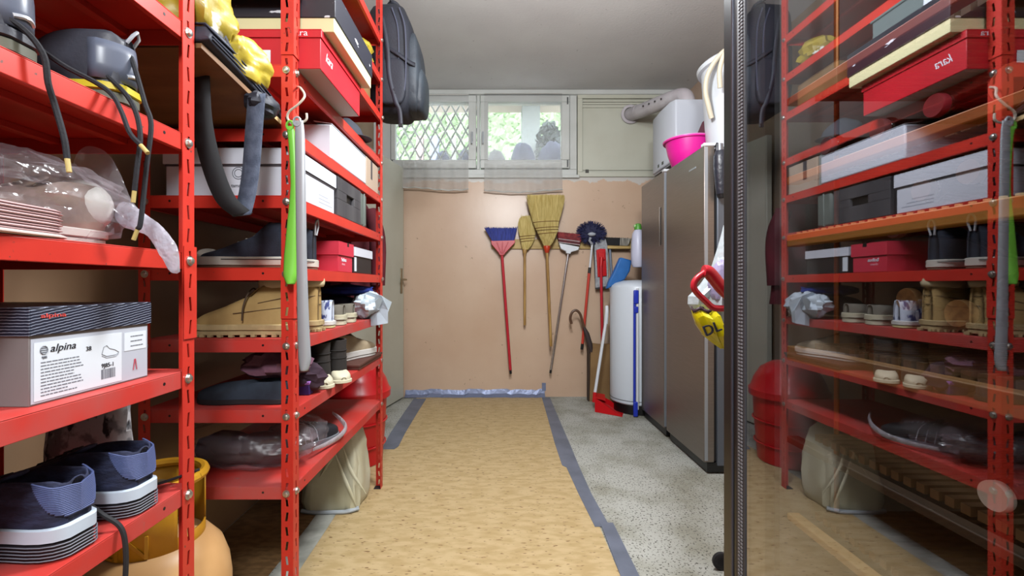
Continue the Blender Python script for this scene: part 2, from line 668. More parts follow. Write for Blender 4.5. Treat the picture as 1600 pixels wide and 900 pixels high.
struct(B('trim_2', mat('outer_ledge_render', (170, 166, 158), .8, c2=(150, 146, 138), ns=6), -1.6, 1.9, YB + .22, 5.3, 1.80, WZ0 + .005))
struct(B('trim_3', mat('outer_soffit_render', (214, 190, 182), .8, c2=(204, 180, 172), ns=5), -2.2, 2.4, 5.0, 5.6, 3.10, 3.24))
random.seed(11)
BUN = mat('dark_bundle_cloth', (70, 74, 92), .9, c2=(54, 56, 74), ns=14, bump=.4)
BUN2 = mat('grey_bundle_cloth', (110, 110, 108), .9, c2=(92, 90, 88), ns=14, bump=.4)
for (xa, xb, yt, m, lab) in [(676, 707, 236, BUN, 'dark rounded bundle on the outer ledge seen through the left pane'),
                             (712, 742, 233, BUN, 'dark rounded bundle on the outer ledge at the right end of the left pane'),
                             (757, 793, 234, BUN2, 'low grey bundle on the outer ledge, left end of the middle pane'),
                             (796, 838, 222, BUN, 'dark humped bundle on the outer ledge in the middle of the pane'),
                             (838, 886, 222, BUN, 'dark bundle on the outer ledge under the tall dark shrub')]:
    d = 4.72
    x0, x1 = xpx(xa, d), xpx(xb, d)
    zt = zpx(yt, d)
    hh = zt - WZ0 - .005
    MBm = MB().ball(((x0 + x1) / 2, d, WZ0 + .005 + hh * .35), ((x1 - x0) / 2, .13, hh * .65), seed=xa, amp=.12, fq=2.2, zmin=WZ0 + .005)
    tag(MBm.build('cloth_bundle', m), lab, 'bundle', 'bundles on the ledge outside the window')
LEAFD = mat('dark_leaf', (52, 60, 60), .8, c2=(70, 76, 74), ns=20)
LEAF = mat('hedge_leaf', (126, 156, 104), .7, c2=(172, 188, 150), ns=5, lo=.4, hi=.62)
STEM = mat('shrub_stem', (90, 80, 66), .8)


def leaves(n, fn, size, seed):
    random.seed(seed)
    a = MB()
    for _ in range(n):
        p = fn()
        e = Vector((random.uniform(-1, 1), random.uniform(-1, 1), random.uniform(-.6, 1))).normalized()
        q = e.orthogonal().normalized()
        s = size * random.uniform(.6, 1.3)
        w = e.cross(q)
        a.add([p - q * s, p + w * s * .45, p + q * s, p - w * s * .45], [(0, 1, 2, 3)])
    return a


sh = thing('dark_shrub', 'tall dark potted shrub standing outside the right part of the middle pane', 'shrub', (xpx(856, 5.0), 5.0, 1.98))


def inshrub():
    while True:
        v = Vector((random.uniform(-1, 1), random.uniform(-1, 1), random.uniform(-1, 1)))
        if v.length < 1:
            return Vector((xpx(858, 5.0) + v.x * .15, 5.0 + v.y * .14, 2.47 + v.z * .32))


tag(leaves(900, inshrub, .04, 3).build('foliage', LEAFD, sh, w=True, smooth=False), kind='stuff')
MB().tube([(xpx(858, 5.0), 5.0, 2.05), (xpx(858, 5.0), 5.0, 2.5)], [.014, .006], 6).build('stem', STEM, sh, w=True)
MB().lathe([(.07, 1.977), (.09, 2.10), (.098, 2.10), (.098, 2.12), (.08, 2.12), (.078, 2.09)], (xpx(858, 5.0), 5.0, 0)).build('pot', mat('grey_pot', (120, 118, 116), .7), sh, w=True)
struct(MB().add([(-6, 5.3, 1.2), (6, 5.3, 1.2), (6, 9.5, 5.6), (-6, 9.5, 5.6)], [(0, 1, 2, 3)]).build('trim_4', mat('outer_bank_grass', (130, 150, 108), .9, c2=(152, 170, 130), ns=3, bump=.4)))
hd = tag(leaves(9000, lambda: (lambda u, t: Vector((u, 5.4 + t * 3.4, 1.35 + t * 3.6 + random.uniform(0, .35))))(random.uniform(-4, 4), random.uniform(.12, 1)), .07, 8).build('hedge', LEAF, smooth=False),
         'sunlit green hedge on the bank outside the window', 'hedge', kind='stuff')
for (xa, xb, c, lab) in [(651, 662, (176, 148, 140), 'tan wooden post outside, left of the two behind the grille'), (673, 686, (150, 156, 186), 'bluish grey post outside behind the grille'),
                         (706, 713, (160, 160, 150), 'thin grey post outside behind the right side of the grille')]:
    d = 5.15
    tag(B('outer_post', mat('post_paint_%d' % xa, c, .7, c2=tuple(q - 14 for q in c), ns=6, st=(3, 3, .6)), xpx(xa, d), xpx(xb, d), d - .04, d + .04, 1.98, 2.66, bevel=.005), lab, 'post')
struct(B('trim_5', mat('outer_pillar_render', (134, 138, 132), .8, c2=(120, 124, 118), ns=4), xpx(815, 5.45), xpx(842, 5.45), 5.3, 5.6, 1.6, 3.10))

# ---------------------------------------------------------------- door ajar on the left wall
tag(B('cork_mat', mat('dark_cork', (150, 116, 74), .7, c2=(120, 90, 56), ns=20, st=(1, 2, 1)), XL + .005, -.79, .0, 2.33, 0, .002), 'narrow dark cork strip on the floor under the red shelves', 'mat')
d1 = thing('door_1', loc=(-.835, 4.08, 0), rot=(0, 0, R(-11.6) + 0), kind='structure')
DW = .92
B('door_leaf', CREAM, -.04, 0, -DW, 0, .012, 2.04, d1, bevel=.003, w=False)
BR = mat('brass_handle', (150, 140, 116), .35, .8)
h = MB()
h.box(0, .006, -.075, -.035, .93, 1.15)
h.build('handle_plate', BR, d1, bevel=.002)
h = MB()
h.cyl((0, -.055, 1.05), (.05, -.055, 1.05), .008)
h.tube(spline([(.048, -.055, 1.05), (.052, -.085, 1.052), (.05, -.17, 1.05)]), [.009] * 12 + [.007], 8)
h.build('door_handle', BR, d1)
B('door_edge_strip', mat('door_edge_tan', (188, 160, 120), .5), -.04, 0, 0, .002, .012, 2.04, d1, w=False)
# ---------------------------------------------------------------- red slotted-angle shelving
def slotted(mb, o, u, width, z0, z1, pitch, sw, sl, slant, nrm):
    """one leg of a slotted angle: a strip of cells, each with a slanted slot cut through"""
    o, u = Vector(o), Vector(u)
    up = Vector((0, 0, 1))
    n = int((z1 - z0) / pitch)
    for k in range(n + 1):
        a, b = z0 + k * pitch, min(z0 + (k + 1) * pitch, z1)
        if b - a < .003:
            continue
        q = lambda x, z: o + u * x + up * z
        if b - a < pitch * .95:
            mb.add([q(0, a), q(width, a), q(width, b), q(0, b)], [(0, 1, 2, 3)])
            continue
        c, zc = width * .52, (a + b) / 2
        s = slant * (1 if k % 2 else -1)
        i = [q(c - sw / 2 - s, zc - sl / 2), q(c + sw / 2 - s, zc - sl / 2), q(c + sw / 2 + s, zc + sl / 2), q(c - sw / 2 + s, zc + sl / 2)]
        mb.add([q(0, a), q(width, a), q(width, b), q(0, b)] + i, [(0, 1, 5, 4), (1, 2, 6, 5), (2, 3, 7, 6), (3, 0, 4, 7)])


BOLT = None


def bolt(parent, p, axis):
    """hex bolt head with washer; axis 'x' (+x), 'X' (-x), 'y' (-y)"""
    global BOLT
    if BOLT is None:
        a = MB()
        a.lathe([(.0001, 0), (.0105, 0), (.0105, .0018), (.0001, .0018)], n=14)
        a.lathe([(.0001, .0018), (.0072, .0018), (.0072, .0066), (.0052, .0078), (.0001, .0078)], n=6)
        BOLT = a.build('bolt', STEEL, None)
        BOLT.location = (0, 0, 0)
        me = BOLT.data
        bpy.data.objects.remove(BOLT)
        BOLT = me
    o = bpy.data.objects.new('bolt', BOLT)
    COL.objects.link(o)
    o.parent = parent
    o.location = ROOT[parent].inverted() @ Vector(p)
    o.rotation_euler = {'x': (0, R(90), 0), 'X': (0, R(-90), 0), 'y': (R(90), 0, 0)}[axis]
    return o


def shelving(label, x0, x1, y0, y1, ztop, shelves, pitch, joints=()):
    u = thing('shelving_unit', label, 'shelf', ((x0 + x1) / 2, (y0 + y1) / 2, 0), group=None)
    sw, sl = .0068, pitch * .60
    for (x, y, dx, dy) in [(x1, y0, -1, 1), (x1, y1, -1, -1), (x0, y0, 1, 1), (x0, y1, 1, -1)]:
        a = MB()
        slotted(a, (x, y, 0), (dx, 0, 0), .032, .004, ztop, pitch, sw, sl, .0016, 'y')
        slotted(a, (x, y, 0), (0, dy, 0), .036, .004, ztop, pitch, sw, sl, .0016, 'x')
        p = a.build('post', RED, u, w=True, smooth=False, solid=.002)
        MB().box(min(x, x + dx * .034), max(x, x + dx * .034), min(y, y + dy * .038), max(y, y + dy * .038), 0, .006).build('foot', RUB, p, w=True, smooth=False)
    for (x, y, dx, dy, zj, ln) in joints:   # overlapping lengths of angle bolted over the post
        k0 = .004 + pitch * round((zj - .004) / pitch)
        a = MB()
        e = .0032
        slotted(a, (x - dx * e, y - dy * e, 0), (dx, 0, 0), .032 + e, k0 + .001, k0 + .001 + pitch * ln, pitch, sw, sl, .0016, 'y')
        slotted(a, (x - dx * e, y - dy * e, 0), (0, dy, 0), .036 + e, k0 + .001, k0 + .001 + pitch * ln, pitch, sw, sl, .0016, 'x')
        a.build('splice_angle', RED, u, w=True, smooth=False, solid=.002)
    fl, t = .036, .0022
    for z in shelves:
        X0, X1, Y0, Y1 = x0 + .0025, x1 - .0025, y0 + .0025, y1 - .0025
        a = MB()
        a.box(X0, X1, Y0, Y1, z - t, z)
        for (p, q, r, s) in [(X1 - t, X1, Y0, Y1), (X0, X0 + t, Y0, Y1), (X0 + t, X1 - t, Y0, Y0 + t), (X0 + t, X1 - t, Y1 - t, Y1)]:
            a.box(p, q, r, s, z - fl, z - t)
        # the folded-in lips along the bottom of the long flanges
        a.box(X1 - .012, X1 - t, Y0 + t, Y1 - t, z - fl, z - fl + t)
        a.box(X0 + t, X0 + .012, Y0 + t, Y1 - t, z - fl, z - fl + t)
        # stiffening ribs under the tray
        for k in (1, 2):
            xx = X0 + (X1 - X0) * k / 3
            a.box(xx - .010, xx + .010, Y0 + t, Y1 - t, z - .016, z - t)
        sh = a.build('shelf', REDTOP if z < 1.0 else RED, u, w=True, smooth=False, bevel=.0012)
        # spare bolt holes punched in the flanges
        h = MB()
        for (yy) in (y0 + .085, y1 - .085):
            h.cyl((X1 - .001, yy, z - .016), (X1 + .0004, yy, z - .016), .0034, n=8)
        for (xx) in (x0 + .085, x1 - .085):
            h.cyl((xx, Y0 - .0004, z - .016), (xx, Y0 + .001, z - .016), .0034, n=8)
        h.build('bolt_holes', BLACKP, sh, w=True, smooth=False)
        bz = z - .018
        ex = .0036 if any(abs(bz - j[4] - .1) < .13 for j in joints) else 0
        bolt(u, (x1 + .001 + ex, y0 + .020, bz), 'x')
        bolt(u, (x1 + .001 + ex, y1 - .020, bz), 'x')
        bolt(u, (x1 - .018, y0 - .001 - ex, bz), 'y')
        bolt(u, (x0 + .018, y0 - .001, bz), 'y')
    return u


U1Z = [.10, .573, .820, 1.070, 1.320, 1.555, 1.80]
U2Z = [.435, .650, .848, 1.050, 1.253, 1.440, 1.621, 1.845, 2.033, 2.226]
U1X0, U1X1, U1Y0, U1Y1 = -1.105, -.66, .05, 1.0
U2X0, U2X1, U2Y0, U2Y1 = -1.006, -.574, 1.29, 2.29
unit1 = shelving('nearest red steel shelving unit, cut by the photo edge, holding the navy sneakers', U1X0, U1X1, U1Y0, U1Y1, 2.0, U1Z, .049, [(U1X1, U1Y1, -1, -1, .862, 4)])
unit2 = shelving('farther red steel shelving unit standing against the left wall, full of boots and shoe boxes', U2X0, U2X1, U2Y0, U2Y1, 2.42, U2Z, .041, [(U2X1, U2Y0, -1, 1, 1.662, 5), (U2X1, U2Y0, -1, 1, .905, 4)])

# ---------------------------------------------------------------- boxes
def shoebox(label, x0, x1, y0, y1, z, h, lid, mbody, mlid, cat='box', group=None, name='shoe_box', ov=.004, loose=0.0):
    t = thing(name, label, cat, ((x0 + x1) / 2, (y0 + y1) / 2, z), group=group)
    B('box_body', mbody, x0 + ov, x1 - ov, y0 + ov, y1 - ov, z, z + h - .003, t, bevel=.0015)
    a = MB()
    a.box(x0, x1, y0, y1, z + h - .003, z + h)
    zl = z + h - lid
    a.box(x0, x1, y0, y0 + .0025, zl, z + h - .003)
    a.box(x0, x1, y1 - .0025, y1, zl, z + h - .003)
    a.box(x0, x0 + .0025, y0 + .0025, y1 - .0025, zl, z + h - .003)
    a.box(x1 - .0025, x1, y0 + .0025, y1 - .0025, zl, z + h - .003)
    a.build('lid', mlid, t, w=True, smooth=False, bevel=.001)
    return t


def label_plate(name, m, t, face, a0, a1, z0, z1, at, th=.0006):
    """thin sticker; face 'x': spans y a0..a1 at x=at; face 'y': spans x a0..a1 at y=at (looks to -y)"""
    if face == 'x':
        return B(name, m, at, at + th, a0, a1, z0, z1, t)
    return B(name, m, a0, a1, at - th, at, z0, z1, t)


# the big grey box with the white label, nearest
LIDN = mat('navy_striped_lid', (34, 38, 58), .45, c2=(34, 38, 58), ns=1)


def striped():
    k = bpy.data.materials.new('navy_lid_fine_lines')
    k.use_nodes = True
    nt = k.node_tree
    b = nt.nodes['Principled BSDF']
    b.inputs['Roughness'].default_value = .45
    tc = nt.nodes.new('ShaderNodeTexCoord')
    mp = nt.nodes.new('ShaderNodeMapping')
    mp.inputs['Rotation'].default_value = (R(-9), 0, 0)
    nt.links.new(tc.outputs['Object'], mp.inputs[0])
    w = nt.nodes.new('ShaderNodeTexWave')
    w.bands_direction = 'Z'
    w.inputs['Scale'].default_value = 70
    w.inputs['Distortion'].default_value = 1.2
    w.inputs['Detail Scale'].default_value = 2.0
    nt.links.new(mp.outputs[0], w.inputs[0])
    mr = nt.nodes.new('ShaderNodeMapRange')
    mr.inputs[1].default_value = .86
    mr.inputs[2].default_value = 1.0
    nt.links.new(w.outputs[1], mr.inputs[0])
    x = nt.nodes.new('ShaderNodeMix')
    x.data_type = 'RGBA'
    x.inputs[6].default_value = rgb((32, 36, 54))
    x.inputs[7].default_value = rgb((176, 184, 206))
    nt.links.new(mr.outputs[0], x.inputs[0])
    nt.links.new(x.outputs[2], b.inputs[0])
    return k


GREYBOX = mat('grey_box_card', (142, 134, 134), .55, c2=(134, 126, 126), ns=5)
bx = shoebox('grey shoe box with navy striped lid and white label, nearest box on the left', -1.02, -.688, .676, .915, U1Z[2], .147, .042, GREYBOX, striped())
FX = -.688 - .004 + .0002
zb = U1Z[2]
label_plate('side_print', mat('pale_grey_print', (196, 200, 212), .5), bx, 'x', .682, .908, zb + .003, zb + .100, FX)
label_plate('white_label', PAPER_W, bx, 'x', .686, .846, zb + .006, zb + .094, FX + .0007)
label_plate('white_sticker', PAPER_W, bx, 'x', .852, .904, zb + .058, zb + .092, FX + .0007)
FX2 = FX + .0016
text('lettering', 'alpina', .0165, (FX2, .710, zb + .0775), 'x', INK, bx, sx=1.15, shear=.25)
lg = MB()
for k in range(3):
    lg.box(FX2 - .0003, FX2 + .0002, .696, .7055, zb + .0775 + k * .0032, zb + .079 + k * .0032)
lg.tube([(FX2, .7008 + .0058 * math.cos(q * .3142 * 2), zb + .0815 + .0064 * math.sin(q * .3142 * 2)) for q in range(11)], .0008, 4)
lg.build('logo', INKG, bx, w=True, smooth=False)
text('lettering', '38', .0105, (FX2, .772, zb + .070), 'x', INK, bx)
text('lettering', '9J85-1', .0105, (FX2, .802, zb + .036), 'x', INK, bx)
text('lettering', '9J85', .005, (FX2, .697, zb + .069), 'x', INKG, bx)
random.seed(5)
lines = MB()
for k in range(11):
    y = .696
    zz = zb + .062 - k * .0050
    end = .696 + random.uniform(.045, .075) * (1.0 if k < 9 else .8)
    while y < end:
        w_ = random.uniform(.003, .009)
        lines.box(FX2 - .0003, FX2, y, min(y + w_, end), zz, zz + .0017)
        y += w_ + .0014
for k in range(3):
    y = .866
    while y < .892:
        w_ = random.uniform(.003, .008)
        lines.box(FX2 - .0003, FX2, y, y + w_, zb + .083 - k * .009, zb + .085 - k * .009)
        y += w_ + .001
tag(lines.build('fine_print', INKG, bx, w=True, smooth=False), kind='stuff')
bc = MB()
y = .802
while y < .832:
    w_ = random.choice([.0006, .001, .0016])
    bc.box(FX2 - .0003, FX2, y, y + w_, zb + .016, zb + .033)
    y += w_ + random.choice([.0006, .001, .0014])
bc.build('barcode', INKG, bx, w=True, smooth=False)
sk = MB()
sk.tube([(FX2, .803 + a, zb + b) for a, b in [(0, .060), (.004, .072), (.010, .074), (.016, .068), (.028, .064), (.036, .059), (.030, .055), (.010, .055), (0, .060)]], .0005, 4)
sk.tube([(FX2, .803 + a, zb + b) for a, b in [(0, .057), (.010, .052), (.030, .052), (.036, .057)]], .0004, 4)
sk.build('shoe_drawing', INKG, bx, w=True, smooth=False)
v = MB()
for s in (0, 1):
    v.tube([(FX2, .876 + s * .0016, zb + .040), (FX2, .8725 + s * .0085, zb + .020)], .0008, 4)
v.tube([(FX2, .8755, zb + .040), (FX2, .878, zb + .040)], .0008, 4)
v.build('red_mark', mat('red_print', (210, 60, 84), .5), bx, w=True, smooth=False)
text('lettering', 'alpina', .0095, (-.6876, .693, zb + .131), 'x', mat('red_lid_print', (226, 84, 78), .5), bx, sx=1.9, ext=.0005)

# red box overhanging the shelf, cream box with black lid on it
RBOX = mat('red_shoe_card', (206, 30, 44), .45, c2=(196, 26, 40), ns=4)
RBOX2 = mat('crimson_shoe_card', (214, 56, 78), .5, c2=(206, 50, 70), ns=4)
CREAMC = mat('cream_card', (224, 216, 168), .55)
BLKC = mat('scuffed_black_card', (30, 31, 42), .45, c3=(220, 222, 230), ns3=14, lo3=.655, hi3=.67, st3=(1, .5, 2.5))
z = U2Z[6]
rb = shoebox('red shoe box sticking out over the shelf edge, printed with white letters', -.775, -.505, 1.318, 1.70, z + .001, .112, .024, RBOX, RBOX)
text('lettering', 'kara', .026, (-.595, 1.3175, z + .0935), 'y', PAPER_W, rb, sx=1.15)
text('lettering', 'kara', .040, (-.5088, 1.36, z + .042), 'x', PAPER_W, rb, shear=.5, sx=.8)
label_plate('paper_label', PAPER_W, rb, 'y', -.700, -.652, z + .018, z + .054, 1.3215)
label_plate('grey_base', mat('grey_card_base', (178, 166, 156), .7), rb, 'y', -.771, -.509, z + .0, z + .001, 1.33)
B('box_bottom', mat('grey_card_base', (178, 166, 156), .7), -.768, -.512, 1.325, 1.694, z + .0002, z + .0014, rb)
z2 = z + .1135
cb = thing('shoe_box', 'cream shoe box with a scuffed black lid, topmost box by the near red post', 'box', (-.62, 1.52, z2))
B('box_body', CREAMC, -.785, -.474, 1.335, 1.72, z2, z2 + .045, cb, bevel=.002)
B('lid', BLKC, -.788, -.470, 1.331, 1.724, z2 + .040, z2 + .125, cb, bevel=.002)
z = U2Z[7]
cr = thing('storage_crate', 'grey green plastic crate with a white panel on the high shelf', 'crate', (-.70, 1.55, z))
a = MB()
a.box(-.86, -.578, 1.36, 1.74, z + .001, z + .012)
for (p, q, r, s) in [(-.86, -.852, 1.36, 1.74), (-.586, -.578, 1.36, 1.74), (-.852, -.586, 1.36, 1.368), (-.852, -.586, 1.732, 1.74)]:
    a.box(p, q, r, s, z + .012, z + .15)
a.build('crate_body', mat('grey_green_plastic', (112, 124, 122), .5), cr, w=True, smooth=False, bevel=.003)
B('crate_rim', mat('grey_green_plastic', (112, 124, 122), .5), -.866, -.572, 1.355, 1.745, z + .142, z + .152, cr, bevel=.003)
label_plate('white_panel', PAPER_W, cr, 'x', 1.39, 1.53, z + .02, z + .12, -.5779)
label_plate('white_panel', PAPER_W, cr, 'y', -.80, -.62, z + .02, z + .12, 1.3599)
fb = thing('cardboard_box', 'brown cardboard box at the far end of the high shelf above the backpack strap', 'box', (-.70, 2.1, z))
B('box_body', CARD, -.86, -.62, 1.98, 2.24, z + .001, z + .12, fb, bevel=.002)
for s in (0, 1):
    B('flap', CARD, -.86 + s * .121, -.741 + s * .121, 1.98, 2.24, z + .1205, z + .123, fb)
# white boxes
z = U2Z[5]
wb = thing('white_box', 'open white carton with a lifted front corner on the shelf under the red shoe box', 'box', (-.72, 1.8, z))
B('box_body', CARD_W, -.92, -.578, 1.60, 2.02, z + .001, z + .122, wb, bevel=.006)
MB().add([(-.577, 1.60, z + .122), (-.577, 2.02, z + .122), (-.64, 2.02, z + .132), (-.64, 1.60, z + .132)], [(0, 1, 2, 3)]).build('flap', CARD_W, wb, w=True, smooth=False, solid=.0015)
pp = MB().ball((-.80, 1.75, z + .145), (.075, .13, .022), 3, .35, 2.5, ridge=True, zmin=z + .1235)
tag(pp.build('wrapping_paper', CARD), 'crumpled brown wrapping paper lying on the open white carton', 'paper')
tb = thing('cardboard_box', 'tan cardboard box with a dark tape stub beside the far red post', 'box', (-.75, 2.15, z))
B('box_body', mat('tan_card', (190, 168, 148), .75), -.93, -.585, 2.05, 2.25, z + .001, z + .135, tb, bevel=.002)
label_plate('dark_tape', mat('dark_parcel_tape', (74, 68, 74), .4), tb, 'x', 2.12, 2.145, z + .05, z + .135, -.5849)
gp = thing('grey_folder', 'grey green folder leaning upright beside the white carton', 'folder', (-.6, 2.035, z))
B('folder_cover', mat('grey_green_card', (150, 156, 150), .6), -.80, -.59, 2.0275, 2.0315, z + .001, z + .135, gp)
B('folder_cover', mat('grey_green_card', (150, 156, 150), .6), -.80, -.59, 2.0385, 2.0425, z + .001, z + .135, gp)
B('folder_spine', mat('grey_green_card', (150, 156, 150), .6), -.591, -.588, 2.0275, 2.0425, z + .001, z + .135, gp)
z = U2Z[4]
bb = shoebox('long white boot box with a painted shadow line under its lid, behind the hanging black strap', -.955, -.577, 1.312, 1.645, z + .001, .138, .046, CARD_W, CARD_W, ov=.006)
rg = MB()
for rr in (.017, .011):
    rg.tube([(-.742 + rr * math.cos(q * .2618), 1.3175, z + .068 + rr * math.sin(q * .2618)) for q in range(25)], .0011, 4, caps=False)
rg.build('logo', INKG, bb, w=True, smooth=False)
text('lettering', 'tamaris', .014, (-.742, 1.3175, z + .028), 'y', INK, bb, align='CENTER')
ln = MB()
for k in range(3):
    ln.box(-.5834, -.5828, 1.50, 1.62 - k * .02, z + .018 + k * .012, z + .021 + k * .012)
ln.build('fine_print', mat('pale_grey_ink', (168, 172, 184), .6), bb, w=True, smooth=False)
dk = MB()
dk.box(-.9512, -.5808, 1.3158, 1.6412, z + .0875, z + .0925)
dk.build('lid_shadow_strip', mat('painted_lid_shadow', (80, 76, 80), .8), bb, w=True, smooth=False)  # dark strip laid in to paint the shadow under the lid
GW = mat('grey_wood_grain', (92, 90, 92), .6, c2=(64, 62, 66), ns=8, st=(1, 1, .18), lo=.35, hi=.65)
gb = thing('drawer_box', 'grey wood grain box with a dark grip slot beside the white boot box', 'box', (-.72, 1.8, z))
a = MB()
xx = -.577
a.box(-.93, xx - .012, 1.66, 1.94, z + .001, z + .142)
a.box(xx - .012, xx, 1.66, 1.94, z + .001, z + .062)
a.box(xx - .012, xx, 1.66, 1.94, z + .094, z + .142)
a.box(xx - .012, xx, 1.66, 1.76, z + .062, z + .094)
a.box(xx - .012, xx, 1.85, 1.94, z + .062, z + .094)
a.build('box_body', GW, gb, w=True, smooth=False, bevel=.0015)
B('grip_slot', BLACKP, xx - .0118, xx - .011, 1.76, 1.85, z + .062, z + .094, gb)
gc = thing('grey_case', 'slim grey green case standing beside the grey wood grain box', 'case', (-.7, 2.0, z))
B('case_body', mat('grey_green_case', (104, 112, 106), .5), -.90, -.585, 1.965, 2.055, z + .001, z + .15, gc, bevel=.012)
B('case_ridge', mat('grey_green_case', (104, 112, 106), .5), -.885, -.580, 2.005, 2.013, z + .003, z + .147, gc, bevel=.003)
z = U2Z[3]
r2 = shoebox('crimson shoe box with a deep lid beside the black canvas shoes', -.80, -.577, 1.675, 1.845, z + .001, .111, .050, RBOX2, RBOX2, ov=.005)
B('thumb_notch', BLACKP, -.5774, -.5766, 1.765, 1.785, z + .098, z + .112, r2)
text('lettering', 'bobos', .020, (-.5817, 1.715, z + .040), 'x', PAPER_W, r2, sx=1.05, ext=.001)
text('lettering', 'shoes', .013, (-.5817, 1.718, z + .026), 'x', mat('pink_print', (240, 170, 182), .5), r2, sx=1.2)
b3 = shoebox('black shoe box with a white lid, last box on the canvas shoe shelf', -.80, -.577, 1.86, 2.12, z + .001, .105, .036, mat('black_box_card', (40, 36, 38), .5), CARD_W, ov=.005)
label_plate('white_label', PAPER_W, b3, 'x', 1.868, 1.895, z + .008, z + .066, -.5819)

# ---------------------------------------------------------------- shoes
W_TAB = [(0, .30), (.015, .46), (.05, .64), (.12, .75), (.3, .74), (.45, .77), (.6, .92), (.72, 1), (.84, .95), (.92, .78), (.97, .52), (1, .22)]


def tab(t, s):
    for (a, va), (b, vb) in zip(t, t[1:]):
        if s <= b:
            return va + (vb - va) * (s - a) / (b - a)
    return t[-1][1]


def footprint(L, W, grow=0.0, n=26):
    ss = [0, .012, .04, .09, .16, .26, .36, .46, .56, .66, .75, .83, .90, .95, .985, 1]
    right = [(tab(W_TAB, s) * W / 2 + grow, s * (L + 2 * grow) - grow) for s in ss]
    left = [(-x, y) for x, y in reversed(right)]
    return right + left


def shoe_meshes(L, W, base, col_h, mid_h, toe_h, throat, up_lo=.006, dip=.005, open_to=None, top_in=.86):
    """upper surface: rings from heel to toe; an opening where the foot goes in"""
    open_to = open_to if open_to else throat - .04
    ss = [0, .02, .06, .11, .18, .25, .32, .40, .48, .56, .64, .72, .80, .87, .93, .97, 1]
    rings = []
    H = [(0, col_h * .93), (.03, col_h), (.12, col_h - dip), (.28, col_h - dip), (throat, mid_h), (.58, mid_h * .48 + toe_h * .56), (.68, mid_h * .16 + toe_h * .90), (.78, toe_h * 1.02), (.9, toe_h * .86), (.97, toe_h * .66), (1, base + (toe_h - base) * .34)]
    for s in ss:
        w = tab(W_TAB, s) * W / 2
        h = tab(H, s)
        y = s * L
        if s == 0:
            y = .004
        ring = []
        op = .05 < s < open_to
        for i in range(-8, 9):
            u = i / 8
            au = abs(u)
            sg = 1 if u >= 0 else -1
            if op:
                if au >= .5:
                    t = (au - .5) / .5
                    x = w * (top_in + (1 - top_in) * min(1, t * 1.7) + .04 * math.sin(t * math.pi))
                    zz = base + (h - base) * (1 - t) ** .9
                else:
                    k = abs(i)
                    x = w * (0, .36, .60, top_in - .13)[k]
                    zz = base + .012 + (h - base - .012) * (0, 0, .18, .95)[k]
            else:
                a = au * math.pi / 2
                x = w * math.sin(a) ** .75
                zz = base + (h - base) * math.cos(a) ** .62 if au < 1 else base
            ring.append(Vector((sg * x, y, zz - (up_lo if au >= 1 else 0))))
        rings.append(ring)
    a = MB()
    n = 17
    vs = [p for r in rings for p in r]
    fs = []
    for i in range(len(rings) - 1):
        for k in range(n - 1):
            fs.append((i * n + k, i * n + k + 1, (i + 1) * n + k + 1, (i + 1) * n + k))
    fs.append(tuple(range(n)))
    fs.append(tuple(len(vs) - n + k for k in range(n - 1, -1, -1)))
    a.add(vs, fs)
    return a, H


def solelayer(L, W, z0, z1, grow, spring=.0):
    fp = footprint(L, W, grow)
    a = MB()
    rings = []
    for (z, g) in [(z0, -.004), (z0 + .002, 0), (z1 - .002, 0), (z1, -.003)]:
        ring = []
        for (x, y) in footprint(L, W, grow + g):
            s = max(0, y / L)
            ring.append(Vector((x, y, z + spring * max(0, s - .72) ** 2 * 12)))
        rings.append(ring)
    a.loft(rings)
    return a


def laces(L, W, H, s0, s1, n, r=.0022, wf=.34):
    a = MB()
    for k in range(n):
        s = s0 + (s1 - s0) * k / (n - 1)
        w = tab(W_TAB, s) * W / 2 * wf
        h = tab(H, s)
        a.tube([(-w, s * L, h - .006), (-w * .5, s * L + .002, h + .001), (w * .5, s * L - .002, h + .001), (w, s * L, h - .006)], r, 5)
    return a


def make_shoe(name, label, cat, loc, rz, L, W, col_h, mid_h, toe_h, throat, mup, soles, mlace=None, group=None, tongue=True, tilt=None, extra=None, spring=0.0):
    t = thing(name, label, cat, loc, rz, group, rot=tilt)
    base = soles[-1][1]
    up, H = shoe_meshes(L, W, base, col_h, mid_h, toe_h, throat)
    up.build('upper', mup, t, sub=1)
    for k, (z0, z1, g, m, nm) in enumerate(soles):
        solelayer(L, W, z0, z1, g, spring).build(nm, m, t, ang=50)
    if tongue:
        tg = MB()
        rings = []
        for q in range(5):
            s = throat + .07 - q * .045
            h = tab(H, min(.6, throat + .07)) + q * (col_h - mid_h + .010) / 4 - .006
            w = W * .20
            rings.append([Vector((w * math.cos(k * math.pi / 4), s * L + .004 * math.sin(k * math.pi / 4), h + .004 * math.sin(k * math.pi / 4))) for k in range(8)])
        tg.loft(rings)
        tg.build('tongue', mup if not isinstance(mup, list) else mup[0], t, sub=1)
    if mlace:
        laces(L, W, H, throat - .02, .66, 5).build('laces', mlace, t)
    if extra:
        extra(t, L, W, H, base)
    return t


NAVY = mat('navy_knit', (30, 34, 58), .8, c2=(48, 54, 84), ns=30, st=(1, 1, 3), lo=.42, hi=.62, bump=.5, bs=90)
NAVYP = mat('blue_ribbed_panel', (76, 88, 134), .6)
MIDW = mat('white_midsole', (204, 216, 232), .5)
OUTD = mat('dark_outsole', (38, 38, 46), .6)
DGREY = mat('charcoal_leather', (58, 60, 70), .5, c2=(46, 48, 56), ns=12, bump=.15, bs=160)
YEL = mat('yellow_sole_insert', (206, 186, 40), .5)


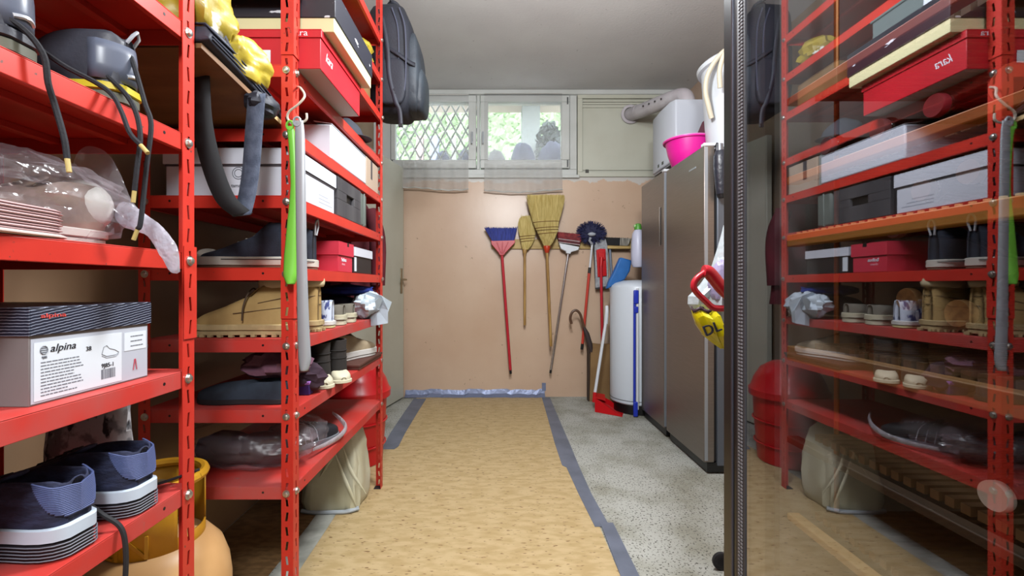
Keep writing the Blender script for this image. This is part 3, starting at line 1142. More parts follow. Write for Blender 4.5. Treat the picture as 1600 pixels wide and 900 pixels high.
def navy_extra(t, L, W, H, base):
    # ribbed blue heel patch: stacked ribs following the heel
    hp = MB()
    n = 17
    for k in range(n):
        f_ = k / (n - 1)
        zz = base + .014 + f_ * .042
        smax = .010 + .125 * f_ ** .6
        tt = 1 - (zz - base) / (H[1][1] - base)
        fac = .86 + .14 * min(1, tt * 1.7) + .04 * math.sin(tt * math.pi)
        pts = []
        for q in range(-9, 10):
            s = abs(q) / 9 * smax
            w = (tab(W_TAB, s) * W / 2) * fac + .0016
            w *= min(1, abs(q) / 2.2 + .0)
            pts.append(Vector((math.copysign(w, q), s * L * .98 - .0008, zz + .10 * s)))
        hp.tube(pts, .0017, 5)
    hp.build('heel_patch', NAVYP, t)
    ol = MB()
    for k in range(5):
        zz = .0045 + k * .0052
        fp = footprint(L, W, .0042)
        ol.tube([Vector((x, y, zz)) for x, y in fp] + [Vector((fp[0][0], fp[0][1], zz))], .0011, 4)
    ol.build('sole_ridges', mat('grey_ridge', (120, 122, 134), .6), t)


SOLN = [(0, .029, .001, OUTD, 'outsole'), (.029, .052, .004, MIDW, 'midsole')]
nv = make_shoe('sneaker', 'navy sneaker with white midsole, heel out, leftmost of the two on the lowest red shelf', 'shoe', (-.672, .742, U1Z[1] + .001), R(86), .295, .108, .128, .115, .075, .46, NAVY, SOLN, BLACK, 'navy sneakers on the lowest shelf', extra=navy_extra)
dup(nv, loc=(-.668, .876, U1Z[1] + .001), rz=R(90), label='navy sneaker with white midsole, heel out, beside the post on the lowest red shelf')
cord = MB()
zs = U1Z[1]
cord.tube(spline([(-.76, .795, zs + .055), (-.72, .80, zs + .050), (-.685, .800, zs + .028), (-.658, .803, zs + .006), (-.648, .802, zs - .03), (-.646, .798, zs - .09), (-.65, .79, zs - .17)]), .0042, 7)
tag(cord.build('loose_cable', RUB), 'thick dark cable hanging over the lowest shelf edge beside the navy sneakers', 'cable')
cord = MB()
cord.tube(spline([(-.80, .955, zs + .005), (-.75, .96, zs + .006), (-.71, .965, zs + .012), (-.685, 1.0, zs + .014), (-.66, 1.02, zs + .02)]), .003, 6)
tag(cord.build('loose_cable', RUB), 'short dark cable end lying by the post on the lowest near shelf', 'cable')


def dark_extra(t, L, W, H, base):
    hc = MB()
    rings = []
    for zz, g in [(base + .004, .003), (base + .03, .005), (base + .055, .004), (base + .072, .0015)]:
        ring = []
        for q in range(-6, 7):
            u = q / 6
            s = .004 + abs(u) ** 1.8 * .16
            w = tab(W_TAB, s) * W / 2 + g
            ring.append(Vector((math.copysign(min(w, abs(u) * W * .5), u), s * L - g, zz)))
        rings.append(ring)
    hc.loft(rings, closed=False)
    hc.build('heel_counter', mat('grey_heel_counter', (92, 98, 114), .35), t, solid=.003)
    rf = MB()
    rf.tube([(-.014 + .028 * q / 8, -.006 + .006 * abs(q / 4 - 1) ** 2, base + .018 + .003 * math.sin(q / 8 * math.pi)) for q in range(9)], .0035, 6)
    rf.build('reflective_tab', mat('silver_reflective', (200, 206, 216), .25, .4), t)
    pl = MB()
    pl.tube([(-.009, .004, H[1][1] - .018), (-.008, -.006, H[1][1] - .004), (0, -.008, H[1][1] + .006), (.008, -.006, H[1][1] - .004), (.009, .004, H[1][1] - .018)], .0035, 6, flat=.6)
    pl.build('pull_loop', mat('silver_reflective', (200, 206, 216), .25, .4), t)


SOLD = [(0, .018, .001, mat('olive_outsole', (92, 92, 78), .6), 'outsole'), (.018, .033, .0035, YEL, 'midsole')]
bk = make_shoe('sneaker', 'black sneaker with grey heel counter, leftmost of the two on the top near shelf', 'shoe', (-.668, .648, U1Z[4] + .001), R(92), .29, .104, .132, .11, .07, .46, DGREY, [(0, .018, .001, SOLD[0][3], 'outsole'), (.018, .033, .0035, DGREY, 'midsole')], BLACK, 'black sneakers on the top near shelf', extra=dark_extra)
make_shoe('sneaker', 'black sneaker with yellow midsole stripe beside the near red post', 'shoe', (-.662, .835, U1Z[4] + .001), R(96), .29, .104, .132, .11, .07, .46, DGREY, SOLD, BLACK, 'black sneakers on the top near shelf', extra=dark_extra)
zs = U1Z[4]
AG = mat('tan_lace_tip', (198, 176, 110), .5)


def lace(pts, label, r=.0040):
    t = thing('shoelace', label, 'lace', pts[-1])
    MB().tube(spline(pts), r, 6).build('lace_cord', BLACK, t, w=True)
    q = (Vector(pts[-1]) - Vector(pts[-2])).normalized()
    MB().cyl(Vector(pts[-1]) - q * .003, Vector(pts[-1]) + q * .020, r * .85).build('lace_tip', AG, t, w=True)


lace([(-.72, .60, zs + .06), (-.67, .635, zs + .045), (-.648, .655, zs + .012), (-.646, .662, zs - .03), P(86, 165, .675), P(100, 215, .672), P(105, 248, .672)],
     'leftmost dark shoelace hanging straight down from the top near shelf')
lace([(-.76, .73, zs + .08), (-.70, .74, zs + .035), P(148, 128, .765), P(175, 148, .77), P(190, 175, .76), P(203, 208, .755), P(220, 227, .75)],
     'dark shoelace ending in a raised tan tip beside the other two')
lace([(-.73, .81, zs + .09), P(133, 92, .80), P(180, 130, .80), P(208, 165, .79), P(219, 210, .785), P(214, 262, .78), P(210, 298, .78)],
     'dark shoelace with a short tan tip above the plastic wrapped shoe')
lace([(-.70, .86, zs + .12), P(205, 90, .83), P(226, 160, .82), P(236, 195, .815), P(229, 260, .81), P(220, 345, .80), P(215, 358, .80)],
     'longest dark shoelace hanging down to the plastic wrapped shoe')
# plastic-wrapped shoe and pink sole on the third near shelf
zs = U1Z[3]
PINK = mat('pale_pink_sole', (214, 176, 176), .7)
ps = thing('pink_slipper', 'pale pink ribbed slipper sole at the left edge of the middle near shelf', 'slipper', (-.705, .722, zs + .001), R(183))
for k in range(9):
    solelayer(.25, .10, .006 + k * .0042, .0102 + k * .0042, .0012 if k % 2 else .0, 0).build('sole_layer', PINK, ps)
solelayer(.255, .104, 0, .006, .004, 0).build('outsole', mat('pale_sole', (226, 206, 200), .7), ps)
WHT = mat('white_leather', (216, 212, 206), .5)
TAUP = mat('taupe_knit', (150, 128, 116), .8, c2=(110, 90, 82), ns=9, lo=.42, hi=.6)
sn = make_shoe('sneaker', 'taupe sneaker with a white heel wrapped in clear plastic on the middle near shelf', 'shoe', (-.775, .89, zs + .002), R(176), .28, .10, .12, .10, .066, .46, TAUP, [(0, .014, 0, WHT, 'outsole'), (.014, .03, .003, WHT, 'midsole')], WHT,
               extra=lambda t, L, W, H, b: MB().ball((0, .03, b + .045), (.046, .05, .05), 2, .03).build('heel_cup', WHT, t))
FILM = clear_film('clear_shoe_bag', (214, 206, 216), t=.87, gl=.06, r=.16, bump=1.0, bs=16)
pb = thing('plastic_bag', 'clear plastic bag wrapped round a sneaker, knotted end hanging off the shelf', 'bag', (-.72, .82, zs))
MB().ball((-.765, .755, zs + .072), (.088, .175, .072), 5, .20, 2.6, 36, 24, ridge=True, zmin=zs + .003).build('bag_body', FILM, pb, w=True)
FILMW = clear_film('milky_bag_tail', (226, 226, 240), t=.22, gl=.12, r=.2, bump=1.0, bs=26)
tl = MB()
tl.tube(spline([P(188, 330, .90), P(215, 345, .885), P(238, 358, .87), P(255, 378, .86), P(266, 398, .86), P(272, 418, .862), P(279, 426, .866)]),
        [.020, .022, .024, .025, .024, .022, .021, .020, .019, .018, .017, .017, .017, .018, .018, .019, .019, .020, .02, .02, .021, .021, .021, .02, .019, .018, .017, .016, .015, .014, .013, .012, .011, .010, .008, .006, .004], 9, flat=.45)
tl.build('bag_tail', FILMW, pb, w=True)
fl = MB()
fl.tube(spline([P(118, 252, .86), P(140, 258, .86), P(165, 285, .86), P(190, 318, .87), P(212, 340, .88)]), [.012, .02, .026, .03, .033, .035, .037, .038, .038, .038, .036, .034, .032, .03, .027, .025, .023, .021, .02, .019, .018, .017, .016, .015, .014], 10, flat=.3)
fl.build('bag_mouth', FILM, pb, w=True)
# ---------------------------------------------------------------- shoes on the farther unit
CANVAS = mat('black_canvas', (34, 38, 50), .85, c2=(48, 54, 70), ns=18, bump=.3, bs=250)
OFFW = mat('offwhite_rubber', (214, 210, 198), .55, c2=(190, 184, 170), ns=9)


def canvas_extra(t, L, W, H, base):
    tc_ = MB()
    tc_.ball((0, L * .895, base + .006), (W * .43, L * .092, .021), 0, 0, zmin=base - .002)
    tc_.build('toe_cap', OFFW, t)
    a = MB()
    fp = footprint(L, W, .0046)
    a.tube([Vector((x, y, .026)) for x, y in fp if y < L * .72 and x < 0], .0011, 4)
    a.tube([Vector((x, y, .026)) for x, y in fp if y < L * .72 and x > 0], .0011, 4)
    a.build('sole_stripe', BLACK, t)
    pl = MB()
    pl.tube(spline([(-.006, 0, H[1][1] - .03), (-.012, -.004, H[1][1] + .004), (0, -.006, H[1][1] + .022), (.012, -.004, H[1][1] + .004), (.006, 0, H[1][1] - .03)]), .003, 6)
    pl.build('heel_loop', mat('pale_webbing', (186, 186, 190), .8), t)


z = U2Z[3]
cv = make_shoe('canvas_shoe', 'black canvas high shoe with white rubber toe, nearer one, toe to the wall', 'shoe', (-.607, 1.40, z + .001), R(90), .303, .106, .145, .105, .052, .36, CANVAS,
               [(0, .008, .001, mat('brown_gum_sole', (120, 90, 70), .7), 'outsole'), (.008, .034, .003, OFFW, 'midsole')], OFFW, 'canvas shoes', extra=canvas_extra)
dup(cv, loc=(-.603, 1.525, z + .001), rz=R(90), label='black canvas high shoe with white rubber heel, next to the crimson shoe box')

NUB = mat('tan_nubuck', (190, 158, 102), .75, c2=(168, 136, 84), ns=7, bump=.15, bs=120)
TANS = mat('tan_boot_sole', (196, 172, 126), .7, c2=(170, 146, 104), ns=20)


def boot_extra(t, L, W, H, base):
    st = MB()
    for hgt, ext in ((.052, .55), (.082, .32)):
        pts = []
        for q in range(-10, 11):
            u = q / 10
            s = .004 + abs(u) * ext
            w = tab(W_TAB, s) * W / 2 + .0012
            pts.append(Vector((math.copysign(w if abs(u) > .12 else w * abs(u) / .12, u), s * L - .001, base + hgt - .02 * abs(u))))
        st.tube(pts, .0012, 4)
    st.build('stitching', mat('dark_thread', (96, 74, 50), .8), t)
    lug = MB()
    fp = footprint(L, W, .002)
    for k in range(0, len(fp), 1):
        x, y = fp[k]
        lug.box(x - .006, x + .006, y - .006, y + .006, -.0005, .008)
    tag(lug.build('lugs', TANS, t, smooth=False), kind='stuff')
    cf = MB()
    rings = []
    for q in range(5):
        rr = 1 + .02 * math.sin(q * math.pi / 4) * 4
        rings.append([Vector((.036 * rr * math.cos(a * math.pi / 8), L * .17 + .058 * rr * math.sin(a * math.pi / 8), H[1][1] - .022 + q * .008 - .004 * math.sin(a * math.pi / 8))) for a in range(16)])
    cf.loft(rings, caps=False)
    cf.build('padded_cuff', mat('pale_cuff', (214, 196, 158), .8), t, solid=.006)
    lc = MB()
    for s_ in (-1, 1):
        lc.tube(spline([(0, L * .40, tab(H, .40) + .004), (s_ * .02, L * .41, tab(H, .42) + .016), (s_ * .045, L * .42, tab(H, .42) - .004), (s_ * .056, L * .44, base + .05), (s_ * .056, L * .45, base + .012)]), .0024, 5)
    lc.build('loose_laces', mat('brown_lace', (70, 54, 38), .8), t)


z = U2Z[2]
bt = make_shoe('boot', 'tan nubuck boot with lugged sole, nearer one, toe to the wall', 'boot', (-.602, 1.385, z + .002), R(88), .305, .112, .165, .128, .076, .40, NUB,
               [(0.004, .018, .002, TANS, 'outsole'), (.018, .036, .005, TANS, 'midsole')], mat('brown_lace', (70, 54, 38), .8), 'tan boots', extra=boot_extra)
dup(bt, loc=(-.588, 1.53, z + .002), rz=R(92), label='tan nubuck boot, second one, heel beside the white and blue sneaker')
BLUW = mat('white_blue_mesh', (206, 214, 232), .6, c2=(60, 70, 130), ns=26, st=(1, 2.5, 1), lo=.52, hi=.56)
make_shoe('sneaker', 'white and blue sneaker, heel out, between the tan boots and the grey shoes', 'shoe', (-.585, 1.645, z + .001), R(91), .24, .08, .105, .085, .055, .46, BLUW,
          [(0, .010, .001, mat('yellowish_sole', (214, 206, 150), .6), 'outsole'), (.010, .026, .003, WHT, 'midsole')], WHT)
GREYC = mat('grey_suede', (126, 120, 108), .85, c2=(104, 98, 88), ns=8)
PALES = mat('pale_layered_sole', (206, 200, 176), .6, c2=(186, 178, 150), ns=30, st=(.3, .3, 6))


def slip_extra(t, L, W, H, base):
    a = MB()
    a.tube([Vector((x, y, .022)) for x, y in footprint(L, W, .004) if y < L * .5], .0012, 4)
    a.build('sole_line', mat('grey_line', (130, 126, 112), .7), t)


gs = make_shoe('grey_shoe', 'grey suede shoe with a thick pale sole, the one by the white and blue sneaker', 'shoe', (-.585, 1.765, z + .001), R(90), .27, .095, .082, .078, .06, .44, GREYC,
               [(0, .018, .001, PALES, 'outsole'), (.018, .040, .003, PALES, 'midsole')], None, 'grey suede shoes', tongue=False, extra=slip_extra)
dup(gs, loc=(-.585, 1.885, z + .001), rz=R(91), label='grey suede shoe with a thick pale sole, beside the white paper bag')
PAPB = mat('white_tissue', (214, 226, 236), .7, c2=(196, 208, 220), ns=8, bump=.5, bs=20)
pbag = thing('paper_bag', 'crumpled white paper bag with a torn window sticking out past the far red post', 'bag', (-.56, 2.1, z))
a = MB()
a.ball((-.60, 2.13, z + .062), (.070, .115, .058), 9, .34, 1.3, 34, 22, ridge=True, zmin=z + .002)
a.build('bag_body', PAPB, pbag, w=True, ang=35)
a = MB()
a.loft([[P(556, 470, 2.12), P(566, 490, 2.12), P(575, 510, 2.10)], [P(576, 456, 2.08), P(588, 480, 2.08), P(590, 508, 2.07)], [P(596, 462, 2.05), P(606, 484, 2.06), P(606, 505, 2.06)], [P(612, 472, 2.09), P(606, 488, 2.10), P(606, 503, 2.09)]], closed=False)
a.build('bag_flap', PAPB, pbag, w=True, smooth=False, solid=.002)
MB().add([P(586, 471, 2.03), P(592, 465, 2.03), P(598, 468, 2.035), P(592, 483, 2.04), P(587, 482, 2.035)], [(0, 1, 2, 3, 4)]).build('torn_window', mat('grey_film_window', (150, 160, 166), .3), pbag, w=True, smooth=False, solid=.0015)
# dark garment hung behind the far posts
GARM = mat('dark_red_cloth', (96, 20, 34), .85, c2=(76, 14, 26), ns=6, bump=.4, bs=30)
jk = thing('hung_jacket', 'dark red jacket hanging behind the far end of the red shelves by the door', 'jacket', (-.78, 2.47, .86))
a = MB()
rings = []
for q in range(9):
    t = q / 8
    zz = 1.46 - t * .56
    hw = (.07 + .09 * min(1, t * 3)) * (1 + .06 * math.sin(t * 7))
    rings.append([Vector((-.79 + hw * math.cos(k * math.pi / 9) * (1 + .06 * math.sin(k * 3 + t * 3)), 2.47 + (.05 + .03 * t) * math.sin(k * math.pi / 9) * (1 + .25 * math.sin(k * 2.3)), zz)) for k in range(18)])
a.loft(rings)
a.build('jacket_body', GARM, jk, w=True)
for s in (-1, 1):
    MB().tube(spline([(-.79 + s * .10, 2.46, 1.40), (-.79 + s * .145, 2.46, 1.25), (-.79 + s * .15, 2.45, 1.0)]), [.04, .045, .045, .04], 10).build('sleeve', GARM, jk, w=True)
MB().tube([(-.79, 2.47, 1.43), (-.79, 2.46, 1.475), (-.80, 2.40, 1.47), (-.80, 2.2915, 1.425)], .004, 6).build('hanging_loop', BLACK, jk, w=True)
bl = MB().ball((-.70, 2.14, z + .130), (.12, .09, .026), 6, .2, 2, ridge=True, zmin=z + .104)
bl2 = thing('blue_cloth', 'bright blue cloth bundled behind the white paper bag', 'cloth', (-.7, 2.14, z))
bl.build('cloth_fold', mat('royal_blue_cloth', (36, 62, 160), .8, c2=(26, 44, 120), ns=6), bl2, w=True)
MB().ball((-.74, 2.14, z + .06), (.10, .10, .046), 8, .1, 2, zmin=z + .001).build('cloth_fold', mat('dark_blue_cloth', (30, 34, 60), .85), bl2, w=True)
# shelf F
z = U2Z[1]
SLIP = mat('dark_slate_knit', (36, 44, 56), .85, c2=(46, 56, 70), ns=20)
make_shoe('slipper', 'dark slate slipper lying toe to the wall on the shelf under the tan boots', 'slipper', (-.62, 1.385, z + .001), R(88), .28, .105, .072, .066, .052, .42, SLIP, [(0, .016, .002, RUB, 'outsole')], None, tongue=False)
mv = MB().ball((-.69, 1.44, z + .105), (.10, .07, .042), 4, .35, 2.4, ridge=True)
mvt = thing('mauve_scarf', 'mauve scarf bundled on the dark slate slipper behind the near red post', 'scarf', (-.69, 1.43, z))
mv.build('scarf_fold', mat('mauve_cloth', (128, 86, 104), .8, c2=(104, 66, 84), ns=8, bump=.4), mvt, w=True)
MB().ball((-.66, 1.505, z + .052), (.10, .045, .052), 7, .25, 2.2, ridge=True, zmin=z + .001).build('scarf_fold', mat('dark_mauve_cloth', (64, 44, 58), .85), mvt, w=True)
pr = thing('purple_block', 'small purple foam block with a lilac top by the near red post', 'block', (-.59, 1.475, z))
B('block_body', mat('dark_purple_foam', (56, 40, 110), .6), -.66, -.600, 1.465, 1.50, z + .001, z + .034, pr, bevel=.002)
B('block_top', mat('lilac_foam', (176, 120, 206), .6), -.662, -.598, 1.463, 1.502, z + .034, z + .044, pr, bevel=.002)
DBR = mat('dark_brown_felt', (50, 44, 42), .9, c2=(40, 36, 34), ns=12)
CRS = mat('cream_toe_rubber', (214, 206, 178), .6)


def kid_boot(label, loc, rz, group=None):
    t = thing('child_boot', label, 'boot', loc, rz, group)
    L, W = .135, .07
    up, H = shoe_meshes(L, W, .012, .062, .058, .04, .44)
    up.build('foot_upper', CRS, t, sub=1)
    solelayer(L, W, 0, .013, .003, 0).build('outsole', CRS, t)
    a = MB()
    rings = []
    for zz, rx, ry in [(.016, .036, .052), (.05, .036, .050), (.09, .035, .046), (.12, .034, .045), (.150, .036, .047), (.150, .029, .040), (.06, .026, .038)]:
        rings.append([Vector((rx * math.cos(k * math.pi / 9), .052 + ry * math.sin(k * math.pi / 9), zz)) for k in range(18)])
    a.loft(rings, caps=False)
    a.build('boot_shaft', DBR, t)
    b = MB()
    for zz in (.085, .112):
        b.tube([(.0345 * math.cos(k * math.pi / 9), .052 + .0465 * math.sin(k * math.pi / 9), zz) for k in range(19)], .0025, 5)
    b.build('shaft_seam', mat('dark_seam', (34, 30, 28), .9), t)
    return t


kb = kid_boot('small dark brown felt boot with cream toe, nearer one, by the grey shoehorn', (-.655, 1.66, z + .001), R(-146), 'small felt boots')
dup(kb, loc=(-.63, 1.745, z + .001), rz=R(-142), label='small dark brown felt boot with cream toe, farther one on the dusty shelf')
BEI = mat('beige_mesh', (176, 158, 130), .8, c2=(156, 138, 112), ns=16)
sb = thing('shoe_box', 'flat brown box under the beige sneaker at the far end of the dusty shelf', 'box', (-.68, 2.05, z))
B('box_body', mat('dark_brown_card', (92, 56, 46), .7), -.86, -.572, 1.90, 2.26, z + .001, z + .022, sb, bevel=.002)
B('lid', mat('dark_brown_card', (92, 56, 46), .7), -.865, -.568, 1.895, 2.265, z + .014, z + .024, sb, bevel=.002)
make_shoe('sneaker', 'beige sneaker with a thick white sole on the flat brown box at the far post', 'shoe', (-.70, 1.94, z + .0245), R(-18), .29, .105, .118, .098, .068, .46, BEI, [(0, .012, .001, WHT, 'outsole'), (.012, .036, .005, WHT, 'midsole')], mat('grey_lace', (70, 72, 84), .8))
cl = MB().ball((-.66, 2.10, z + .155), (.085, .08, .030), 3, .25, 2.2, ridge=True)
# shelf G
z = U2Z[0]
DK = mat('dark_contents', (44, 32, 34), .8, c2=(60, 46, 48), ns=8)
g1 = thing('plastic_bag', 'large clear plastic bag of dark shoes, left of the near post', 'bag', (-.80, 1.45, z))
MB().ball((-.78, 1.45, z + .075), (.19, .10, .076), 12, .22, 2.4, 34, 22, ridge=True, zmin=z + .002).build('bag_body', clear_film('dusty_clear_bag', (190, 170, 180), t=.84, gl=.035, r=.35, bump=1.0, bs=9), g1, w=True)
for dx in (-.07, .06):
    MB().ball((-.78 + dx, 1.45, z + .055), (.10, .06, .05), 3 + dx, .15, 2, zmin=z + .005).build('dark_shoe', DK, g1, w=True)
STR = mat('white_stripe', (206, 212, 222), .5)
BLS = mat('black_running_mesh', (26, 28, 36), .6)


def stripes(t, L, W, H, base):
    a = MB()
    for k in range(3):
        s = .34 + k * .09
        w = tab(W_TAB, s) * W / 2
        h = tab(H, s)
        a.tube([(math.sin(q * math.pi / 8 - math.pi / 2) * w * 1.03, s * L + .006 * abs(q - 4) - .01, base + (h - base) * math.cos(q * math.pi / 8 - math.pi / 2) ** .6 * 1.02) for q in range(9)], .0032, 5, flat=.5)
    a.build('stripes', STR, t)


g2 = make_shoe('sneaker', 'black sneaker with white stripes inside a clear bag on the lowest far shelf', 'shoe', (-.74, 1.50, z + .004), R(-28), .27, .098, .10, .085, .06, .46, BLS, [(0, .018, .002, mat('grey_outsole', (120, 124, 132), .6), 'outsole')], STR, extra=stripes)
g3 = thing('plastic_bag', 'clear plastic bag with a white rolled opening around the striped black sneaker', 'bag', (-.66, 1.62, z))
MB().ball((-.68, 1.55, z + .058), (.090, .15, .058), 21, .18, 2.5, 34, 22, ridge=True, zmin=z + .002).build('bag_body', FILM, g3, w=True)
MB().tube(spline([P(520, 645, 1.86), P(532, 655, 1.80), P(540, 668, 1.72), P(530, 682, 1.66), P(510, 694, 1.58), P(490, 702, 1.50)]), [.006, .010, .012, .011, .009, .006], 8, flat=.5).build('bag_mouth', clear_film('milky_bag_rim', (226, 222, 230), t=.3, gl=.12, r=.2, bump=.8, bs=26), g3, w=True)
# ---------------------------------------------------------------- under the shelves
WBM = mat('creamy_bag_film', (220, 216, 194), .35, c2=(206, 200, 168), ns=5, lo=.35, hi=.65, bump=.5, bs=14)
wbg = thing('refuse_bag', 'cream plastic bag stuffed square, standing under the lowest far shelf', 'bag', (-.73, 2.13, 0))
rings = []
prof = [(0, .90), (.015, .98), (.05, 1.0), (.12, .99), (.2, .95), (.27, .88), (.33, .74), (.365, .52), (.375, .3)]
nn = 44
for (zz, s) in prof:
    ring = []
    for k in range(nn):
        a_ = k * 2 * math.pi / nn
        c, s_ = math.cos(a_), math.sin(a_)
        x = math.copysign(abs(c) ** .45, c) * .130 * s
        y = math.copysign(abs(s_) ** .45, s_) * .105 * s
        w = mnoise.noise(Vector((c * 1.7, s_ * 1.7, zz * 6))) * .02 + (.5 - abs(mnoise.noise(Vector((c * 2.2 + zz * 5, s_ * 2.2, zz * 3 + 4)))) * 2) * .012
        m_ = 1 + w / .13
        ring.append(Vector((-.738 + x * m_, 2.12 + y * m_, zz)))
    rings.append(ring)
MB().loft(rings).build('bag_body', WBM, wbg, w=True, ang=25)
fo = MB()
for pts in ([P(500, 745, 2.0), P(515, 720, 1.995), P(528, 700, 2.0)], [P(522, 705, 2.0), P(535, 740, 1.99), P(548, 770, 1.985), P(556, 790, 1.99)], [P(536, 700, 2.0), P(548, 735, 1.99), P(572, 772, 2.0)]):
    fo.tube(spline(pts), [.002, .007, .008, .006, .002], 7, flat=.5)
fo.build('crease', WBM, wbg, w=True)
MB().tube(spline([(-.86, 2.02, .012), (-.80, 2.008, .010), (-.73, 2.006, .012), (-.66, 2.01, .014), (-.612, 2.03, .02)]), .009, 8).build('bag_hem', mat('bluish_hem', (190, 198, 204), .4), wbg, w=True)
# red barrel beyond the unit
rbn = thing('red_barrel', 'red plastic barrel with a domed lid standing beyond the far end of the red shelves', 'barrel', (-.815, 2.62, 0))
MB().lathe([(.0, 0), (.145, 0), (.155, .01), (.170, .2), (.180, .375), (.0, .375)], (-.815, 2.62, 0), 40).build('barrel_body', REDP, rbn, w=True)
MB().lathe([(.180, .372), (.200, .374), (.202, .41), (.192, .42), (.175, .47), (.14, .53), (.085, .565), (0, .578)], (-.815, 2.62, 0), 40).build('lid', REDP, rbn, w=True)
for k in (.11, .24):
    MB().tube([(-.815 + (.164 + k * .06) * math.cos(q * .15708), 2.62 + (.164 + k * .06) * math.sin(q * .15708), k) for q in range(41)], .005, 6, caps=False).build('hoop', REDP, rbn, w=True)
# orange gas cylinder
ORG = mat('orange_tank_paint', (226, 178, 122), .4, c2=(214, 164, 106), ns=5, c3=(160, 100, 50), ns3=25, lo3=.7, hi3=.8)
YLP = mat('yellow_collar_paint', (222, 166, 40), .45, c2=(206, 146, 34), ns=6, c3=(150, 100, 40), ns3=30, lo3=.68, hi3=.78)
gxx, gyy = -.848, 1.142
gas = thing('gas_cylinder', 'orange gas cylinder with a yellow collar standing in the gap between the red shelf units', 'gas cylinder', (gxx, gyy, 0))
MB().lathe([(.0, .03), (.09, .03), (.13, .045), (.155, .08), (.165, .12), (.165, .25), (.160, .29), (.145, .335), (.115, .372), (.06, .388), (0, .39)], (gxx, gyy, 0), 48).build('tank', ORG, gas, w=True)
MB().lathe([(.12, 0), (.125, .0), (.13, .045), (.125, .05)], (gxx, gyy, 0), 36, caps=False).build('foot_ring', ORG, gas, w=True, solid=.004)
cr_, z0, z1 = .103, .352, .526
a = MB()
seg = 72
for k in range(seg):
    a0, a1 = 2 * math.pi * k / seg, 2 * math.pi * (k + 1) / seg
    mid = math.degrees((a0 + a1) / 2)
    op = (332 < mid or mid < 32) or (153 < mid < 212)
    zt = z0 + .05 if op else z1
    q = lambda t, zz: (gxx + cr_ * math.cos(t), gyy + cr_ * math.sin(t), zz)
    a.add([q(a0, z0), q(a1, z0), q(a1, zt), q(a0, zt)], [(0, 1, 2, 3)])
a.build('collar', YLP, gas, w=True, solid=.004, weld=True)
MB().tube([(gxx + cr_ * math.cos(q * math.pi / 24), gyy + cr_ * math.sin(q * math.pi / 24), z1) for q in range(49)], .011, 8, caps=False).build('collar_handle', YLP, gas, w=True)
MB().lathe([(.022, .41), (.022, .46), (.014, .465), (.014, .485), (.024, .488), (.024, .51), (0, .512)], (gxx, gyy, 0), 16).build('valve', BR, gas, w=True)
# raised letters bent round the collar
cu = bpy.data.curves.new('lettering', 'FONT')
cu.body = 'PLIN'
cu.size = .075
cu.extrude = .0035
cu.align_x = 'CENTER'
to = bpy.data.objects.new('lettering', cu)
COL.objects.link(to)
me = bpy.data.meshes.new_from_object(to.evaluated_get(bpy.context.evaluated_depsgraph_get()))
bpy.data.objects.remove(to)
for v_ in me.vertices:
    th = R(-100) + v_.co.x * 1.0 / cr_
    rr = cr_ + .002 + v_.co.z
    v_.co = (rr * math.cos(th), rr * math.sin(th), .378 + v_.co.y * 1.0)
me.materials.clear()
me.materials.append(YLP)
lo_ = bpy.data.objects.new('lettering', me)
COL.objects.link(lo_)
lo_.parent = gas
ROOT[lo_] = ROOT[gas]
# patterned cloth hanging in the gap
CAMO = mat('grey_marbled_cloth', (196, 196, 200), .8, c2=(34, 36, 42), ns=22, st=(1.4, 1, .6), lo=.53, hi=.58, c3=(130, 132, 138), ns3=30, lo3=.5, hi3=.6, bump=.5, bs=20)
pc = thing('marbled_bag', 'grey and black marbled cloth bag standing in the gap behind the navy sneakers', 'bag', (-.925, 1.045, .55))
rings = []
for q in range(8):
    t = q / 7
    zz = .548 + t * .29
    rings.append([Vector((-.925 + .090 * math.copysign(abs(math.cos(k * math.pi / 12)) ** .6, math.cos(k * math.pi / 12)) * (1 + .08 * math.sin(t * 6 + k)), 1.045 + .026 * math.copysign(abs(math.sin(k * math.pi / 12)) ** .6, math.sin(k * math.pi / 12)), zz)) for k in range(24)])
MB().loft(rings).build('bag_body', CAMO, pc, w=True)
MB().tube(spline([(-.97, 1.045, .835), (-.96, 1.02, .86), (-.92, 1.004, .815), (-.90, 1.02, .86), (-.88, 1.045, .835)]), .006, 6).build('bag_handle', BLACK, pc, w=True)

# ---------------------------------------------------------------- board, black bag and yellow bag in the gap between the units
BOARD = mat('brown_hardboard', (128, 90, 52), .6, c2=(112, 78, 44), ns=3, st=(1, 6, 1), c3=(110, 72, 38), ns3=30, lo3=.66, hi3=.76)
bd = thing('wooden_board', 'brown wooden board sloping across the gap between the two red shelf units', 'board', (-.82, 1.15, 1.44))
pts = [Vector((-1.02, 1.012, 1.522)), Vector((-.652, 1.012, 1.522)), Vector((-.606, 1.35, 1.4425)), Vector((-1.00, 1.35, 1.4425))]
a = MB()
up = Vector((0, .22, .97)) * .012
a.add(pts + [p + up for p in pts], [(0, 3, 2, 1), (4, 5, 6, 7), (0, 1, 5, 4), (1, 2, 6, 5), (2, 3, 7, 6), (3, 0, 4, 7)])
a.build('board_panel', BOARD, bd, w=True, smooth=False)
e1, e2 = pts[1], pts[2]
ed = MB()
e1 = e2 + (e1 - e2) * .24
ed.add([e1 + Vector((.0005, 0, 0)), e2 + Vector((.0005, 0, 0)), e2 + up + Vector((.0005, 0, 0)), e1 + up + Vector((.0005, 0, 0))], [(0, 1, 2, 3)])
ed.build('board_edge', mat('pale_board_edge', (216, 186, 130), .6), bd, w=True, smooth=False, solid=.001)
BGM = mat('black_bag_nylon', (30, 32, 42), .6, c2=(40, 43, 56), ns=10, bump=.2, bs=100)
lb = thing('laptop_bag', 'flat black shoulder bag lying on the sloping brown board', 'bag', (-.75, 1.15, 1.5))
a = MB()
